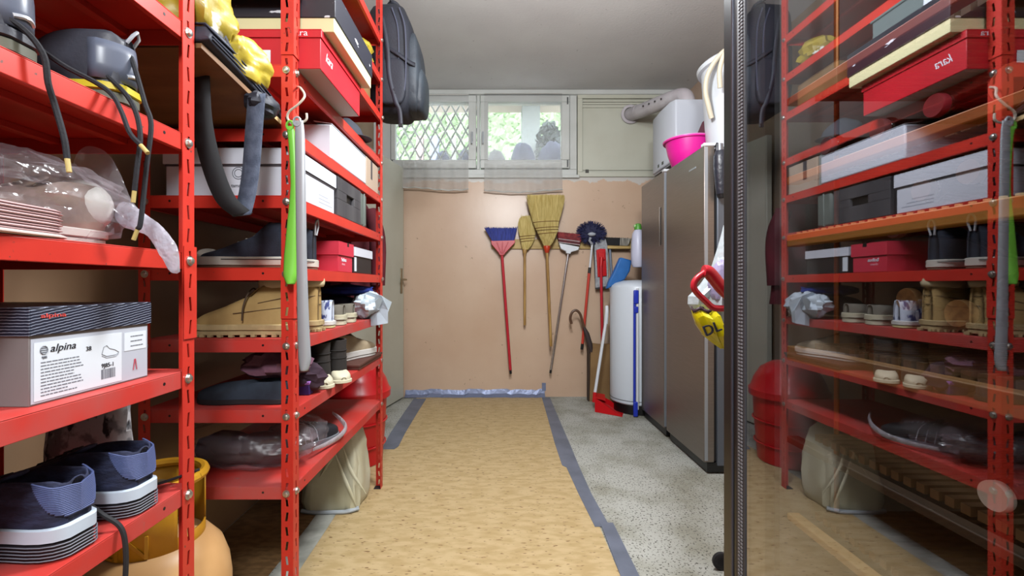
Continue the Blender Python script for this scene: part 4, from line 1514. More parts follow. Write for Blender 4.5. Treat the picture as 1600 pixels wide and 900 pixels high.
d_ = (pts[2] - pts[1])
rings = []
for q, (t, th) in enumerate([(-.02, .012), (.02, .042), (.25, .056), (.5, .056), (.75, .048), (.86, .03), (.90, .012)]):
    c = pts[1] + d_ * t + up * 1.15
    nrm = Vector((0, .22, .97))
    xr, xl = c.x + .022 - .005 * q, c.x - .30
    rings.append([Vector((xl, c.y, c.z)), Vector((xr - .02, c.y, c.z)), Vector((xr, c.y, c.z + th * .15)), Vector((xr, c.y, c.z + th * .6)), Vector((xr - .015, c.y, c.z + th)), Vector((xl, c.y, c.z + th))])
a.loft(rings)
a.build('bag_body', BGM, lb, w=True, bevel=.004)
zp = MB()
for s in (.35, .7):
    zp.tube([r[3] * s + r[2] * (1 - s) + Vector((.002, 0, 0)) for r in rings[1:-1]], .0022, 5)
zp.build('zip', mat('dark_zip', (70, 74, 86), .4), lb, w=True)
fp_ = MB()
fp_.loft([[rings[k][3] + Vector((.004, 0, .002)), rings[k][4] + Vector((0, 0, .006)), rings[k][4] + Vector((-.12, 0, .007))] for k in (1, 2, 3, 4, 5)], closed=False)
fp_.build('bag_flap', mat('blue_black_flap', (46, 50, 66), .6), lb, w=True, solid=.003)


def strap(name, m, pts, width, parent, axis):
    a = MB()
    rings = []
    for p in spline(pts, 8):
        w = Vector(axis).normalized() * width / 2
        rings.append([p - w, p + w])
    a.loft(rings, closed=False)
    return a.build(name, m, parent, w=True, solid=.003)


strap('shoulder_strap', mat('shaded_black_webbing', (18, 18, 22), .8), [P(312, 120, 1.10), P(316, 190, 1.105), P(330, 255, 1.11), P(352, 310, 1.12), P(380, 336, 1.13)], .046, lb, (1, .1, .25))
strap('shoulder_strap', mat('lit_grey_webbing', (84, 92, 110), .85, c2=(66, 74, 92), ns=40, bump=.3, bs=200), [P(401, 148, 1.16), P(397, 200, 1.155), P(392, 265, 1.15), P(385, 310, 1.14), P(378, 337, 1.13)], .046, lb, (1, -.1, .1))  # same strap: lit strand coloured grey, shaded inner strand coloured black
bk_ = MB()
bk_.ball(P(410, 165, 1.20), (.035, .05, .028), 3, .3, 2.4, ridge=True)
bk_.build('strap_pad', BGM, lb, w=True)
YBAG = mat('yellow_bag_film', (184, 162, 50), .45, c2=(154, 134, 42), ns=4, c3=(230, 230, 220), ns3=9, lo3=.62, hi3=.64, bump=1.0, bs=16)
yb = thing('yellow_bag', 'crumpled yellow and white plastic bag on top of the black shoulder bag', 'bag', (-.68, 1.12, 1.57))
MB().ball((-.70, 1.075, 1.637), (.075, .085, .085), 15, .26, 1.2, 48, 32, ridge=True).build('bag_body', YBAG, yb, w=True, ang=50)
MB().ball((-.66, 1.18, 1.567), (.062, .095, .055), 18, .26, 1.3, 48, 32, ridge=True).build('bag_fold', YBAG, yb, w=True, ang=50)
MB().tube(spline([P(335, 95, 1.12), P(352, 105, 1.12), P(370, 95, 1.14), P(378, 108, 1.15)]), .008, 7, flat=.4).build('dark_handle', mat('dark_bag_print', (70, 66, 50), .5), yb, w=True)
text('lettering', 'A', .035, P(345, 72, 1.075), 'y', mat('grey_bag_print', (96, 98, 110), .5), yb)

# ---------------------------------------------------------------- hook and shoehorns on the near post
sh_ = thing('wire_hook', 'pale wire S hook on the near red post holding two shoehorns', 'hook', P(468, 160, 1.27))
HK = mat('pale_hook_plastic', (206, 192, 176), .4)
MB().tube(spline([(-.5715, 1.318, P(0, 136, 1.318).z), P(470, 138, 1.28), P(476, 150, 1.262), P(466, 163, 1.255), P(452, 174, 1.255), P(449, 184, 1.258), P(455, 193, 1.262)]), .0032, 7).build('hook_wire', HK, sh_, w=True)
MB().tube(spline([P(479, 177, 1.262), P(479, 186, 1.262), P(473, 191, 1.262), P(462, 192, 1.262), P(455, 193, 1.262)]), .0032, 7).build('hook_end', HK, sh_, w=True)


def shoehorn(label, m, path, widths, depth, curl, hole_at):
    t = thing('shoehorn', label, 'shoehorn', path[-1])
    ps = spline(path, 6)
    a = MB()
    rings = []
    for i, p in enumerate(ps):
        k = i / (len(ps) - 1) * (len(widths) - 1)
        j = min(int(k), len(widths) - 2)
        w = widths[j] + (widths[j + 1] - widths[j]) * (k - j)
        cz = i / (len(ps) - 1)
        rings.append([p + Vector((w / 2 * math.sin(u), curl * (1 - math.cos(u)) * (.2 + cz), 0)) for u in [q * R(18) for q in range(-4, 5)]])
    a.loft(rings, closed=False)
    a.build('blade', m, t, w=True, solid=.0028)
    ring = MB()
    c = Vector(hole_at)
    ring.tube([c + Vector((.009 * math.cos(q * .5236), 0, .012 * math.sin(q * .5236))) for q in range(13)], .0035, 6, caps=False)
    ring.build('hanging_ring', m, t, w=True)


shoehorn('long lime green plastic shoehorn hanging from the wire hook', mat('lime_plastic', (128, 206, 72), .35),
         [P(453, 197, 1.258), P(456, 225, 1.258), P(459, 290, 1.258), P(456, 350, 1.256), P(453, 400, 1.254), P(451, 430, 1.25), P(451, 444, 1.248)], [.020, .020, .022, .034, .042, .040, .020], .0, .018, P(453, 196, 1.259))
shoehorn('long grey metal shoehorn hanging beside the lime green one', mat('grey_shoehorn', (176, 180, 186), .35, .3),
         [P(467, 188, 1.243), P(468, 215, 1.243), P(469, 300, 1.243), P(470, 400, 1.243), P(472, 500, 1.24), P(474, 560, 1.238), P(473, 580, 1.236)], [.022, .027, .028, .028, .032, .035, .020], .0, .012, P(464, 190, 1.243))

# ---------------------------------------------------------------- backpack hung at the far post
BPK = mat('black_backpack_nylon', (22, 24, 34), .7, c2=(28, 31, 42), ns=8, bump=.3, bs=120)
BPG = mat('grey_pocket_nylon', (52, 60, 68), .6, c2=(42, 48, 56), ns=8, bump=.3, bs=120)
bp = thing('backpack', 'black backpack hanging high on the far red post in front of the window', 'backpack', (-.52, 2.47, 1.9))


def rbox(cx, cy, cz, hx, hy, hz, e=.35, nu=28, nv=18, seed=0, amp=.03, dome=0):
    a = MB()
    rings = []
    for j in range(nv + 1):
        th = math.pi * j / nv
        ring = []
        for i in range(nu):
            ph = 2 * math.pi * i / nu
            d = Vector((math.sin(th) * math.cos(ph), math.sin(th) * math.sin(ph), math.cos(th)))
            q = Vector([math.copysign(abs(v) ** e, v) for v in d])
            s = 1 + amp * mnoise.noise(d * 2.5 + Vector((seed, 0, 0)))
            shrink = 1 - dome * max(0, q.z) ** 2 if q.x > 0 else 1
            ring.append(Vector((cx + q.x * hx * s * shrink, cy + q.y * hy * s, cz + q.z * hz * s)))
        rings.append(ring)
    return a.loft(rings, caps=False)


rbox(-.555, 2.475, 2.175, .125, .155, .285, .45, seed=2, dome=.35).build('main_body', BPK, bp, w=True)
rbox(-.445, 2.475, 2.11, .048, .135, .205, .5, seed=5, dome=.5).build('front_pocket', BPG, bp, w=True)
rbox(-.418, 2.475, 2.02, .040, .115, .115, .55, seed=7).build('lower_pocket', BPG, bp, w=True)
rbox(-.54, 2.325, 2.03, .075, .016, .115, .5, seed=9).build('side_pocket', BPK, bp, w=True)
z_ = MB()
for (xx, k) in ((-.505, .002), (-.468, -.004)):
    z_.tube(spline([(xx - .03, 2.323, 2.40), (xx, 2.318 + k, 2.30), (xx + .006, 2.318 + k, 2.15), (xx, 2.320 + k, 2.0), (xx - .02, 2.325, 1.93)]), .004, 6)
z_.build('zip', mat('dark_grey_zip', (64, 68, 84), .5), bp, w=True)
strap('carry_strap', BGM, [(-.585, 2.318, 2.36), (-.555, 2.308, 2.2), (-.545, 2.310, 2.05), (-.515, 2.312, 1.93), (-.495, 2.318, 1.88), (-.488, 2.318, 1.80)], .022, bp, (1, 0, .15))
strap('compression_strap', BPK, [(-.56, 2.316, 2.20), (-.50, 2.308, 2.16), (-.45, 2.325, 2.13), (-.42, 2.34, 2.12)], .022, bp, (0, .2, 1))
MB().tube(spline([(-.60, 2.46, 2.44), (-.59, 2.46, 2.485), (-.56, 2.44, 2.50), (-.53, 2.45, 2.485), (-.51, 2.46, 2.44)]), .010, 8, flat=.5).build('grab_handle', BPK, bp, w=True)
MB().box(-.50, -.478, 2.314, 2.322, 1.795, 1.815).build('strap_end', BLACKP, bp, w=True, bevel=.002)
MB().tube([(-.578, 2.296, 2.47), (-.575, 2.35, 2.50), (-.565, 2.44, 2.50)], .004, 6).build('hanging_cord', BLACK, bp, w=True)
yb2 = MB().ball((-.66, 2.16, U2Z[8] + .06), (.07, .09, .058), 31, .3, 2.3, ridge=True, zmin=U2Z[8] + .001)
tag(yb2.build('yellow_bag', YBAG, ang=20), 'yellow plastic bag on the topmost visible shelf beside the backpack', 'bag')
cp = thing('felt_hat', 'dark grey felt hat lying at the far end of the red shoe box shelf', 'hat', (-.64, 2.0, U2Z[6]))
MB().ball((-.66, 2.0, U2Z[6] + .015), (.075, .085, .085), 1, .06, 2, zmin=U2Z[6] + .002).build('hat_crown', mat('dark_grey_felt', (62, 66, 76), .85), cp, w=True)
MB().ball((-.60, 1.99, U2Z[6] + .012), (.055, .06, .006), 1, 0).build('hat_brim', mat('dark_grey_felt', (62, 66, 76), .85), cp, w=True)
# ---------------------------------------------------------------- tools on the back wall
rl = thing('tool_rail', 'narrow pale wooden rail with clips screwed along the back wall', 'rail', P(880, 382, 4.12))
B('rail_board', mat('pale_pine', (206, 176, 112), .55, c2=(186, 154, 92), ns=4, st=(1, 8, 8)), P(768, 0, 4.13).x, P(992, 0, 4.13).x, YB - .022, YB - .0005, P(0, 389, 4.13).z, P(0, 374, 4.13).z, rl, bevel=.002)
for px in (784, 820, 855, 886, 925, 940, 956):
    c = P(px, 382, 4.10)
    MB().tube(spline([(c.x - .014, YB - .03, c.z), (c.x - .016, YB - .05, c.z), (c.x - .02, YB - .085, c.z)]), .003, 5).tube(spline([(c.x + .014, YB - .03, c.z), (c.x + .016, YB - .05, c.z), (c.x + .02, YB - .085, c.z)]), .003, 5).box(c.x - .017, c.x + .017, YB - .034, YB - .022, c.z - .012, c.z + .012).build('clip', WHITE, rl, w=True)


def flat(name, m, poly, d0, d1, parent, bevel=.003):
    """shape cut to an outline (pixels at the middle depth) and given its thickness"""
    return MB().prism(pxpoly(poly, (d0 + d1) / 2), d0, d1, XZ).build(name, m, parent, w=True, bevel=bevel, smooth=bevel > 0)


def stick(name, m, p0, p1, r, parent, n=10, r1=None):
    return MB().cyl(p0, p1, r, r1, n).build(name, m, parent, w=True)


def bristles(name, m, top, bottom, d, th, n, r, parent, seed, jag=.01):
    """many straws or tufts from a bottom line up to a top line (pixel pairs)"""
    random.seed(seed)
    a = MB()
    for i in range(n):
        u = random.random()
        y = d + random.uniform(-th, th)
        b = P(bottom[0][0] + (bottom[1][0] - bottom[0][0]) * u, bottom[0][1] + (bottom[1][1] - bottom[0][1]) * u, d)
        u2 = u + random.uniform(-.05, .05)
        t = P(top[0][0] + (top[1][0] - top[0][0]) * u2, top[0][1] + (top[1][1] - top[0][1]) * u2, d)
        t.z += random.uniform(-jag, jag * .3)
        b.y, t.y = d + (y - d) * .5, y
        a.tube([b, (b + t) / 2 + Vector((0, (y - d) * .1, 0)), t], [r * 1.1, r, r * .6], 3, caps=False)
    o = a.build(name, m, parent, w=True)
    return tag(o, kind='stuff')


D = 4.06
br = thing('broom', 'red handled broom with blue bristles, leftmost tool on the back wall', 'broom', P(798, 583, D))
flat('bristle_block', mat('blue_bristle', (44, 58, 150), .7, c2=(32, 44, 120), ns=30, st=(3, 3, .4)), [(757, 357), (807, 357), (803, 376), (769, 377)], D - .022, D + .022, br)
bristles('bristles', mat('blue_bristle', (44, 58, 150), .7), [(757, 355), (807, 355)], [(769, 377), (803, 377)], D, .026, 260, .002, br, 1)
flat('broom_head', mat('crimson_plastic', (196, 36, 52), .35), [(767, 376), (804, 375), (805, 379), (790, 395), (787, 399), (781, 399), (779, 395), (768, 382)], D - .02, D + .02, br)
for k in (-1, 0, 1):
    stick('head_rib', mat('crimson_plastic', (196, 36, 52), .35), P(785 + k * 9, 378, D - .021), P(784.5 + k * 1.5, 396, D - .021), .004, br, 6)
stick('handle', mat('crimson_plastic', (196, 36, 52), .35), P(784, 393, D), P(797.5, 578, D), .0125, br, 12)
stick('handle_tip', BLACKP, P(797.5, 577, D), P(798, 584, D), .011, br, 12)

STRAW = mat('broom_corn', (222, 200, 130), .8, c2=(192, 166, 94), ns=40, st=(3, 3, .3), lo=.35, hi=.65)
TWINE = mat('dark_twine', (110, 70, 34), .8)


def cornbroom(label, rows, D, collar, handle, mcol, n, seed, th):
    """rows: (y, x0, x1) outline of the fan from tip to collar"""
    t = thing('corn_broom', label, 'broom', P(handle[1][0], handle[1][1], D))
    a = MB()
    rings = []
    for (y, x0, x1) in rows:
        c, h = P((x0 + x1) / 2, y, D), (x1 - x0) / 2 * D / FPX
        k_ = th * (.35 + .65 * min(1, h / .09))
        rings.append([Vector((c.x + h * .97 * math.copysign(abs(math.cos(q * math.pi / 12)) ** .8, math.cos(q * math.pi / 12)) * (1 + .02 * math.sin(q * 5)), D + k_ * math.sin(q * math.pi / 12), c.z)) for q in range(24)])
    a.loft(rings)
    a.build('straw_core', STRAW, t, w=True)
    random.seed(seed)
    s = MB()
    for i in range(n):
        u = random.uniform(-1, 1)
        sd = random.choice((-1, -1, 1))
        pts = []
        for (y, x0, x1) in rows:
            c, h = P((x0 + x1) / 2, y, D), (x1 - x0) / 2 * D / FPX
            k_ = th * (.35 + .65 * min(1, h / .09)) * math.sqrt(max(0.02, 1 - u * u))
            pts.append(Vector((c.x + u * h, D + sd * (k_ + .001), c.z)))
        pts[0].z += random.uniform(-.02, .012)
        pts[0].x += random.uniform(-.006, .006)
        s.tube(pts, [.0012] + [.0019] * (len(pts) - 1), 3, caps=False)
    tag(s.build('straws', STRAW, t, w=True), kind='stuff')
    return t, rows


def stitch(t, y, rows, D, th):
    for (ya, a0, a1), (yb, b0, b1) in zip(rows, rows[1:]):
        if ya <= y <= yb:
            f_ = (y - ya) / (yb - ya)
            x0, x1 = a0 + (b0 - a0) * f_, a1 + (b1 - a1) * f_
            c, h = P((x0 + x1) / 2, y, D), (x1 - x0) / 2 * D / FPX
            k_ = th * (.35 + .65 * min(1, h / .09)) + .003
            MB().tube([Vector((c.x + (h + .002) * math.cos(q * math.pi / 12), D + k_ * math.sin(q * math.pi / 12), c.z + .006 * math.cos(q * math.pi / 12))) for q in range(25)], .0028, 5, caps=False).build('stitching', TWINE, t, w=True)


D = 4.07
rows = [(338, 815, 838), (342, 811, 838), (350, 809, 838), (362, 810, 837), (374, 813, 835), (384, 815, 830), (390, 817, 825)]
t, _ = cornbroom('smaller corn broom tucked behind the large one on the back wall', rows, D, None, [(820, 392), (820, 508)], None, 130, 2, .030)
for y in (369, 373, 377):
    stitch(t, y, rows, D, .030)
MB().lathe([(.016, -.03), (.02, 0), (.018, .012)], P(820, 391, D), 14).build('collar', WOODH, t, w=True)
stick('handle', WOODH, P(820, 392, D), P(820, 508, D), .0115, t)
D = 3.985
rows = [(306, 822, 883), (320, 825, 881), (335, 829, 877), (348, 833, 873), (360, 838, 872), (370, 843, 868), (378, 847, 864), (385, 850, 859)]
t, _ = cornbroom('large corn broom with a red collar, highest tool on the back wall', rows, D, None, [(855, 393), (861, 541)], None, 330, 3, .045)
for y in (347, 356, 360, 365):
    stitch(t, y, rows, D, .045)
MB().lathe([(.014, -.062), (.018, -.055), (.032, -.01), (.028, 0)], P(854.5, 384, D), 16).build('collar', mat('red_collar', (196, 62, 30), .4), t, w=True)
stick('handle', WOODH, P(854.5, 392, D), P(861, 541, D), .0125, t)

D = 4.06
t = thing('push_brush', 'white headed broom with red bristles and a thin grey metal handle', 'broom', P(860, 582, D))
flat('bristle_block', mat('dark_red_bristle', (146, 52, 54), .8, c2=(110, 36, 42), ns=30), [(871, 363), (885, 364), (909, 367), (905, 384), (873, 378)], D - .022, D + .022, t)
bristles('bristles', mat('dark_red_bristle', (146, 52, 54), .8), [(870, 362), (910, 366)], [(873, 378), (905, 384)], D, .026, 200, .002, t, 4)
for k in range(3):
    stick('bristle_band', mat('grey_band_%d' % (k % 2), (196, 190, 190) if k % 2 == 0 else (84, 60, 66), .7), P(872.5, 373 + k * 2.6, D - .026), P(906, 377.5 + k * 2.6, D - .026), .0035, t, 6)
flat('broom_head', WHITE, [(873, 380), (905, 386), (903, 391), (892, 394), (891, 397), (884, 396), (884, 393), (876, 389)], D - .024, D + .02, t, .005)
stick('handle', CHROME, P(888, 395, D), P(860.5, 578, D), .0105, t)
stick('handle_tip', BLACKP, P(860.6, 577, D), P(860, 583, D), .010, t)

D = 4.05
t = thing('cobweb_brush', 'round navy cobweb brush on a white and red telescopic pole', 'brush', P(909, 546, D))
c = P(924, 364, D)
MB().ball(c, (.105, .06, .085), 3, .05).build('brush_core', mat('dark_navy_bristle', (36, 38, 70), .8), t, w=True)
random.seed(7)
a = MB()
for i in range(700):
    v = Vector((random.gauss(0, 1), random.gauss(0, .7), random.gauss(0, 1))).normalized()
    p0 = c + Vector((v.x * .09, v.y * .05, v.z * .072))
    p1 = c + Vector((v.x * .138, v.y * .085, v.z * .110)) * random.uniform(.94, 1.03)
    a.tube([p0, p1], [.0026, .0014], 3, caps=False)
tag(a.build('bristles', mat('navy_bristle', (44, 46, 88), .7), t, w=True), kind='stuff')
MB().ball(P(925, 366, D - .065), (.035, .02, .018), 1, .1).build('brush_hub', mat('pale_hub', (176, 180, 190), .4), t, w=True)
MB().tube([P(923, 371, D - .06), P(921, 376, D - .05), P(925, 381, D - .03)], [.012, .010, .011], 8).build('joint', mat('pale_hub', (176, 180, 190), .4), t, w=True)
stick('upper_pole', WHITE, P(925.5, 379, D - .02), P(921.5, 419, D - .01), .0095, t)
stick('pole_clamp', BLACKP, P(921.5, 418, D - .01), P(920.5, 427, D - .01), .013, t)
stick('pole', mat('orange_red_pole', (206, 66, 50), .4), P(920.5, 426, D - .01), P(910, 538, D), .0120, t)
stick('handle_tip', BLACKP, P(910, 537, D), P(909, 546, D), .0125, t)

D = 4.045
t = thing('flat_mop', 'flat mop with a grey pad, red hinged plate and red pole on the back wall', 'mop', P(943, 620, D))
flat('mop_pad', mat('grey_mop_pad', (176, 178, 182), .9, c2=(150, 152, 158), ns=40, bump=.6, bs=60), [(928, 376), (949, 373), (951, 447), (930, 450)], D + .004, D + .028, t, .006)
flat('pad_trim', mat('dark_pad_trim', (58, 58, 62), .8), [(926.5, 374), (929, 374), (932, 448), (951, 446), (951.5, 449), (930.5, 452)], D + .006, D + .024, t, .001)
flat('mop_plate', REDP, [(931.5, 391), (938, 388.5), (946, 389), (948, 431), (934, 433)], D - .012, D + .004, t, .004)
flat('hinge_block', REDP, [(935, 395), (945, 395), (945.5, 406), (936, 406.5)], D - .03, D - .012, t, .004)
stick('pole', mat('crimson_plastic', (196, 36, 52), .35), P(939, 413, D - .03), P(942.5, 616, D - .02), .0125, t)
stick('pole_socket', REDP, P(940, 402, D - .028), P(939, 416, D - .03), .016, t)

D = 4.07
t = thing('floor_brush', 'black bristled floor brush with a grey pole, right end of the wall rail', 'brush', P(958, 470, D))
flat('brush_wood', mat('pale_pine', (206, 176, 112), .55), [(948, 384), (983, 385), (983, 389), (948, 389)], D - .03, D + .03, t)
flat('bristle_block', mat('black_bristle', (24, 24, 26), .8), [(945, 371.5), (968, 372), (967, 384), (948, 384)], D - .03, D + .03, t)
flat('pale_bristle_block', mat('pale_bristle', (186, 180, 168), .8, c2=(90, 86, 80), ns=60, st=(3, .1, .1)), [(968, 372), (985, 373), (980, 384.5), (967, 384)], D - .028, D + .028, t)
bristles('bristles', mat('black_bristle', (24, 24, 26), .8), [(944, 371), (986, 372)], [(948, 384), (980, 384)], D, .03, 150, .0022, t, 5)
stick('pole', mat('blue_grey_pole', (128, 138, 156), .4, .2), P(953, 389, D), P(958, 470, D + .01), .0115, t)

D = 3.98
t = thing('walking_umbrella', 'dark folded umbrella with a bent wooden handle hooked over the cardboard', 'umbrella', P(925, 562, D))
MB().tube(spline([P(893, 506, D), P(891, 497, D), P(894, 488, D), P(900, 485, D), P(906, 490, D), P(910, 502, D), P(914, 516, D)]), .0115, 8).build('crook_handle', mat('dark_bent_wood', (94, 66, 48), .4), t, w=True)
MB().tube([P(912, 510, D), P(917, 522, D), P(922, 540, D), P(926, 560, D + .01)], [.010, .022, .024, .008], 10).build('folded_canopy', mat('umbrella_brown_cloth', (58, 46, 46), .7, bump=.5, bs=30), t, w=True)
MB().cyl(P(926, 558, D + .01), P(928, 572, D + .01), .005).build('ferrule', STEEL, t, w=True)

# cardboard leaning, dustpan, boiler tank, mops, bottles
cbd = thing('cardboard_sheet', 'brown cardboard box flattened and leaning in the corner beside the white tank', 'cardboard', (.88, 3.98, 0))
MB().prism([(.79, .0), (1.02, .0), (1.02, .50), (.80, .49)], 3.97, 3.995, XZ).build('front_flap', CARD, cbd, w=True, smooth=False)
MB().prism([(.812, .0), (1.035, .0), (1.035, .47), (.812, .50)], 3.999, 4.02, XZ).build('back_flap', CARD, cbd, w=True, smooth=False)
B('dark_edge', mat('dark_card_edge', (60, 44, 34), .8), .778, .79, 3.972, 4.03, 0, .485, cbd)

dp = thing('dustpan', 'red dustpan with a long white handle standing on the concrete floor', 'dustpan', P(945, 636, 3.72))
D = 3.72
x0, x1 = P(928, 0, 3.72).x, P(955, 0, 3.72).x
a = MB()
v0 = [Vector((.775, 3.80, .0)), Vector((.985, 3.56, .0)), Vector((.86, 3.50, .0)), Vector((.76, 3.66, 0))]
prof = [(Vector((.765, 3.70, .0)), Vector((.765, 3.70, .115))), (Vector((.775, 3.80, 0)), Vector((.79, 3.80, .13))), (Vector((.90, 3.74, 0)), Vector((.90, 3.74, .10))), (Vector((1.00, 3.60, 0)), Vector((1.0, 3.60, .004)))]
# tray: floor plate, back wall and two sloping sides
a.add([(.768, 3.64, .002), (.80, 3.80, .002), (1.0, 3.66, .002), (.945, 3.50, .002)], [(0, 1, 2, 3)])
a.add([(.768, 3.64, .002), (.80, 3.80, .002), (.80, 3.80, .115), (.772, 3.66, .105)], [(0, 1, 2, 3)])
a.add([(.768, 3.64, .002), (.945, 3.50, .002), (.935, 3.505, .018), (.86, 3.57, .070), (.772, 3.66, .105)], [(0, 1, 2, 3, 4)])
a.add([(.80, 3.80, .002), (1.0, 3.66, .002), (.99, 3.665, .018), (.90, 3.73, .075), (.80, 3.80, .115)], [(0, 1, 2, 3, 4)])
a.add([(.772, 3.66, .105), (.80, 3.80, .115), (.87, 3.75, .112), (.84, 3.60, .100)], [(0, 1, 2, 3)])
a.build('pan', REDP, dp, w=True, smooth=False, solid=.004)
MB().tube([(.78, 3.72, .06), (.782, 3.72, .14)], [.02, .014], 10).build('handle_socket', REDP, dp, w=True)
stick('handle', WHITE, (.783, 3.72, .13), P(947, 500, 3.78), .0125, dp)
MB().tube(spline([P(946.5, 506, 3.78), P(948, 488, 3.78), P(948, 478, 3.79)]), [.017, .016, .014], 10).build('grip', WHITE, dp, w=True)

wt = thing('boiler_tank', 'white enamel boiler tank standing in the corner behind the steel fridges', 'boiler', (1.135, 3.73, 0))
ENAM = mat('white_enamel', (222, 230, 240), .3)
MB().lathe([(0, .075), (.212, .075), (.222, .085), (.222, .985), (.215, 1.0), (.19, 1.02), (.12, 1.04), (0, 1.045)], (1.135, 3.73, 0), 56).build('tank_body', ENAM, wt, w=True)
MB().lathe([(0, .004), (.205, .004), (.205, .078), (0, .078)], (1.135, 3.73, 0), 40).build('tank_base', BLACKP, wt, w=True)
MB().tube([(1.135 + .2225 * math.cos(q * math.pi / 24), 3.73 + .2225 * math.sin(q * math.pi / 24), .108) for q in range(49)], .0022, 5, caps=False).build('seam', mat('dark_seam_line', (60, 62, 68), .6), wt, w=True)

bm = thing('spray_mop', 'blue and white pole mop leaning between the white tank and the fridge', 'mop', (1.045, 3.52, 0))
stick('white_pole', WHITE, (1.058, 3.495, .06), (1.060, 3.500, .98), .011, bm)
stick('blue_pole', BLUEP, (1.036, 3.498, .05), (1.038, 3.500, .92), .010, bm)
MB().box(1.028, 1.066, 3.482, 3.506, .86, .965).build('upper_clamp', BLUEP, bm, w=True, bevel=.008)
MB().box(1.026, 1.060, 3.480, 3.504, .005, .12).build('foot_clamp', BLUEP, bm, w=True, bevel=.008)
MB().box(1.03, 1.064, 3.484, 3.506, .79, .84).build('middle_clamp', BLUEP, bm, w=True, bevel=.006)

D = 3.75
t = thing('blue_bag', 'folded blue plastic sack leaning on the wall above the white tank', 'sack', P(968, 445, D))
flat('sack_body', mat('blue_sack', (44, 112, 186), .4, c2=(34, 96, 166), ns=6, bump=.4), [(968, 402), (986, 407), (983, 424), (975, 437), (962, 445), (946, 452), (950, 440), (958, 424)], D - .03, D + .03, t, .012)
t = thing('cleaner_bottle', 'white plastic bottle with a green cap hanging in the corner by the fridge', 'bottle', P(997, 420, 3.66))
c = P(997, 418, 3.66)
MB().lathe([(0, 0), (.04, .004), (.052, .03), (.055, .10), (.053, .20), (.045, .27), (.03, .295), (.02, .305), (0, .306)], c, 24).build('bottle_body', mat('lilac_white_plastic', (206, 208, 230), .35), t, w=True)
MB().lathe([(0, .300), (.030, .300), (.030, .315), (.022, .345), (.01, .35), (0, .35)], c, 14).build('cap', mat('green_cap', (86, 160, 60), .4), t, w=True)
MB().box(c.x - .035, c.x + .012, c.y - .012, c.y + .012, c.z + .318, c.z + .340).build('spray_nozzle', mat('pale_green_nozzle', (180, 214, 150), .4), t, w=True, bevel=.004)

# ---------------------------------------------------------------- fridges
STL = mat('brushed_steel', (140, 131, 124), .36, .75, c2=(130, 121, 114), ns=30, st=(.2, .2, 14), lo=.3, hi=.7)
STLS = mat('grey_fridge_side', (104, 110, 120), .4, .3)
GSK = mat('dark_gasket', (34, 34, 38), .7)
EDGE = mat('bright_door_edge', (168, 174, 182), .35, .5)


def fridge(label, y0, y1, hz, handle):
    xf = 1.087
    f_ = thing('fridge', label, 'fridge', (1.4, (y0 + y1) / 2, 0))
    B('cabinet', STLS, xf + .072, XR - .02, y0 + .004, y1 - .004, .045, hz, f_, bevel=.004)
    B('gasket', GSK, xf + .056, xf + .072, y0 + .014, y1 - .014, .07, hz - .02, f_)
    d_ = B('door', STL, xf, xf + .056, y0, y1, .065, hz + .004, f_, bevel=.005)
    B('door_edge', EDGE, xf + .003, xf + .020, y0 - .0012, y0 + .001, .075, hz - .004, d_)
    B('door_top_edge', EDGE, xf + .006, xf + .05, y0 + .01, y1 - .01, hz + .004, hz + .0052, d_)
    B('plinth', BLACKP, xf + .02, XR - .05, y0 + .01, y1 - .01, .012, .06, f_)
    for yy in (y0 + .06, y1 - .06):
        MB().cyl((xf + .09, yy, 0), (xf + .09, yy, .02), .018).build('levelling_foot', RUB, f_, w=True)
    MB().box(xf + .004, xf + .09, y0 + .01, y0 + .05, hz + .005, hz + .022).build('hinge_cover', mat('white_hinge_cover', (216, 218, 222), .4), f_, w=True, bevel=.004)
    if handle:
        B('handle_recess', BLACKP, xf - .0012, xf + .001, y0 + .045, y0 + .070, 1.27, 1.52, d_)
        B('handle_trim', STL, xf - .006, xf + .001, y0 + .070, y0 + .076, 1.265, 1.525, d_, bevel=.001)
    else:
        B('maker_plate', EDGE, xf - .0012, xf + .001, y0 + .10, y0 + .19, hz - .09, hz - .082, d_)
    return f_


fridge('farther steel upright fridge with a dark recessed handle beside the white tank', 3.02, 3.49, 1.745, True)
fridge('nearer steel upright fridge with a plain door and the bags in front of it', 2.43, 2.975, 1.735, False)

# bowl, boiler, flue, bucket, box, hose
PNK = mat('pink_plastic', (226, 30, 150), .35)
bw_ = thing('pink_basin', 'bright pink plastic basin on top of the steel fridges', 'basin', (1.215, 2.93, 1.752))
MB().lathe([(0, 0), (.098, 0), (.104, .004), (.128, .08), (.142, .150), (.156, .152), (.158, .160), (.152, .164), (.136, .158), (.122, .08), (.098, .008), (0, .007)], (1.215, 2.93, 1.7535), 48).build('basin_body', PNK, bw_, w=True)
MB().tube([(1.215 + .1545 * math.cos(q * math.pi / 32), 2.93 + .1545 * math.sin(q * math.pi / 32), 1.9155) for q in range(65)], .0045, 6, caps=False).build('rim', mat('pale_pink_rim', (240, 120, 196), .3), bw_, w=True)
HTR = mat('heater_white', (206, 210, 220), .45)
ht = thing('wall_heater', 'white wall mounted water heater under the flue pipe above the fridges', 'heater', (1.46, 3.42, 1.86))
MB().prism([(1.235, 3.20), (XR - .003, 3.20), (XR - .003, 3.645), (1.235, 3.645), (1.212, 3.60), (1.205, 3.42), (1.212, 3.25)], 1.862, 2.295, Matrix()).build('casing', HTR, ht, w=True, bevel=.008)
B('badge', mat('dark_badge', (70, 74, 70), .5), 1.206, 1.209, 3.36, 3.48, 1.885, 1.908, ht)
B('control_strip', mat('grey_control_strip', (170, 172, 176), .5), 1.22, 1.5, 3.21, 3.60, 1.852, 1.862, ht)
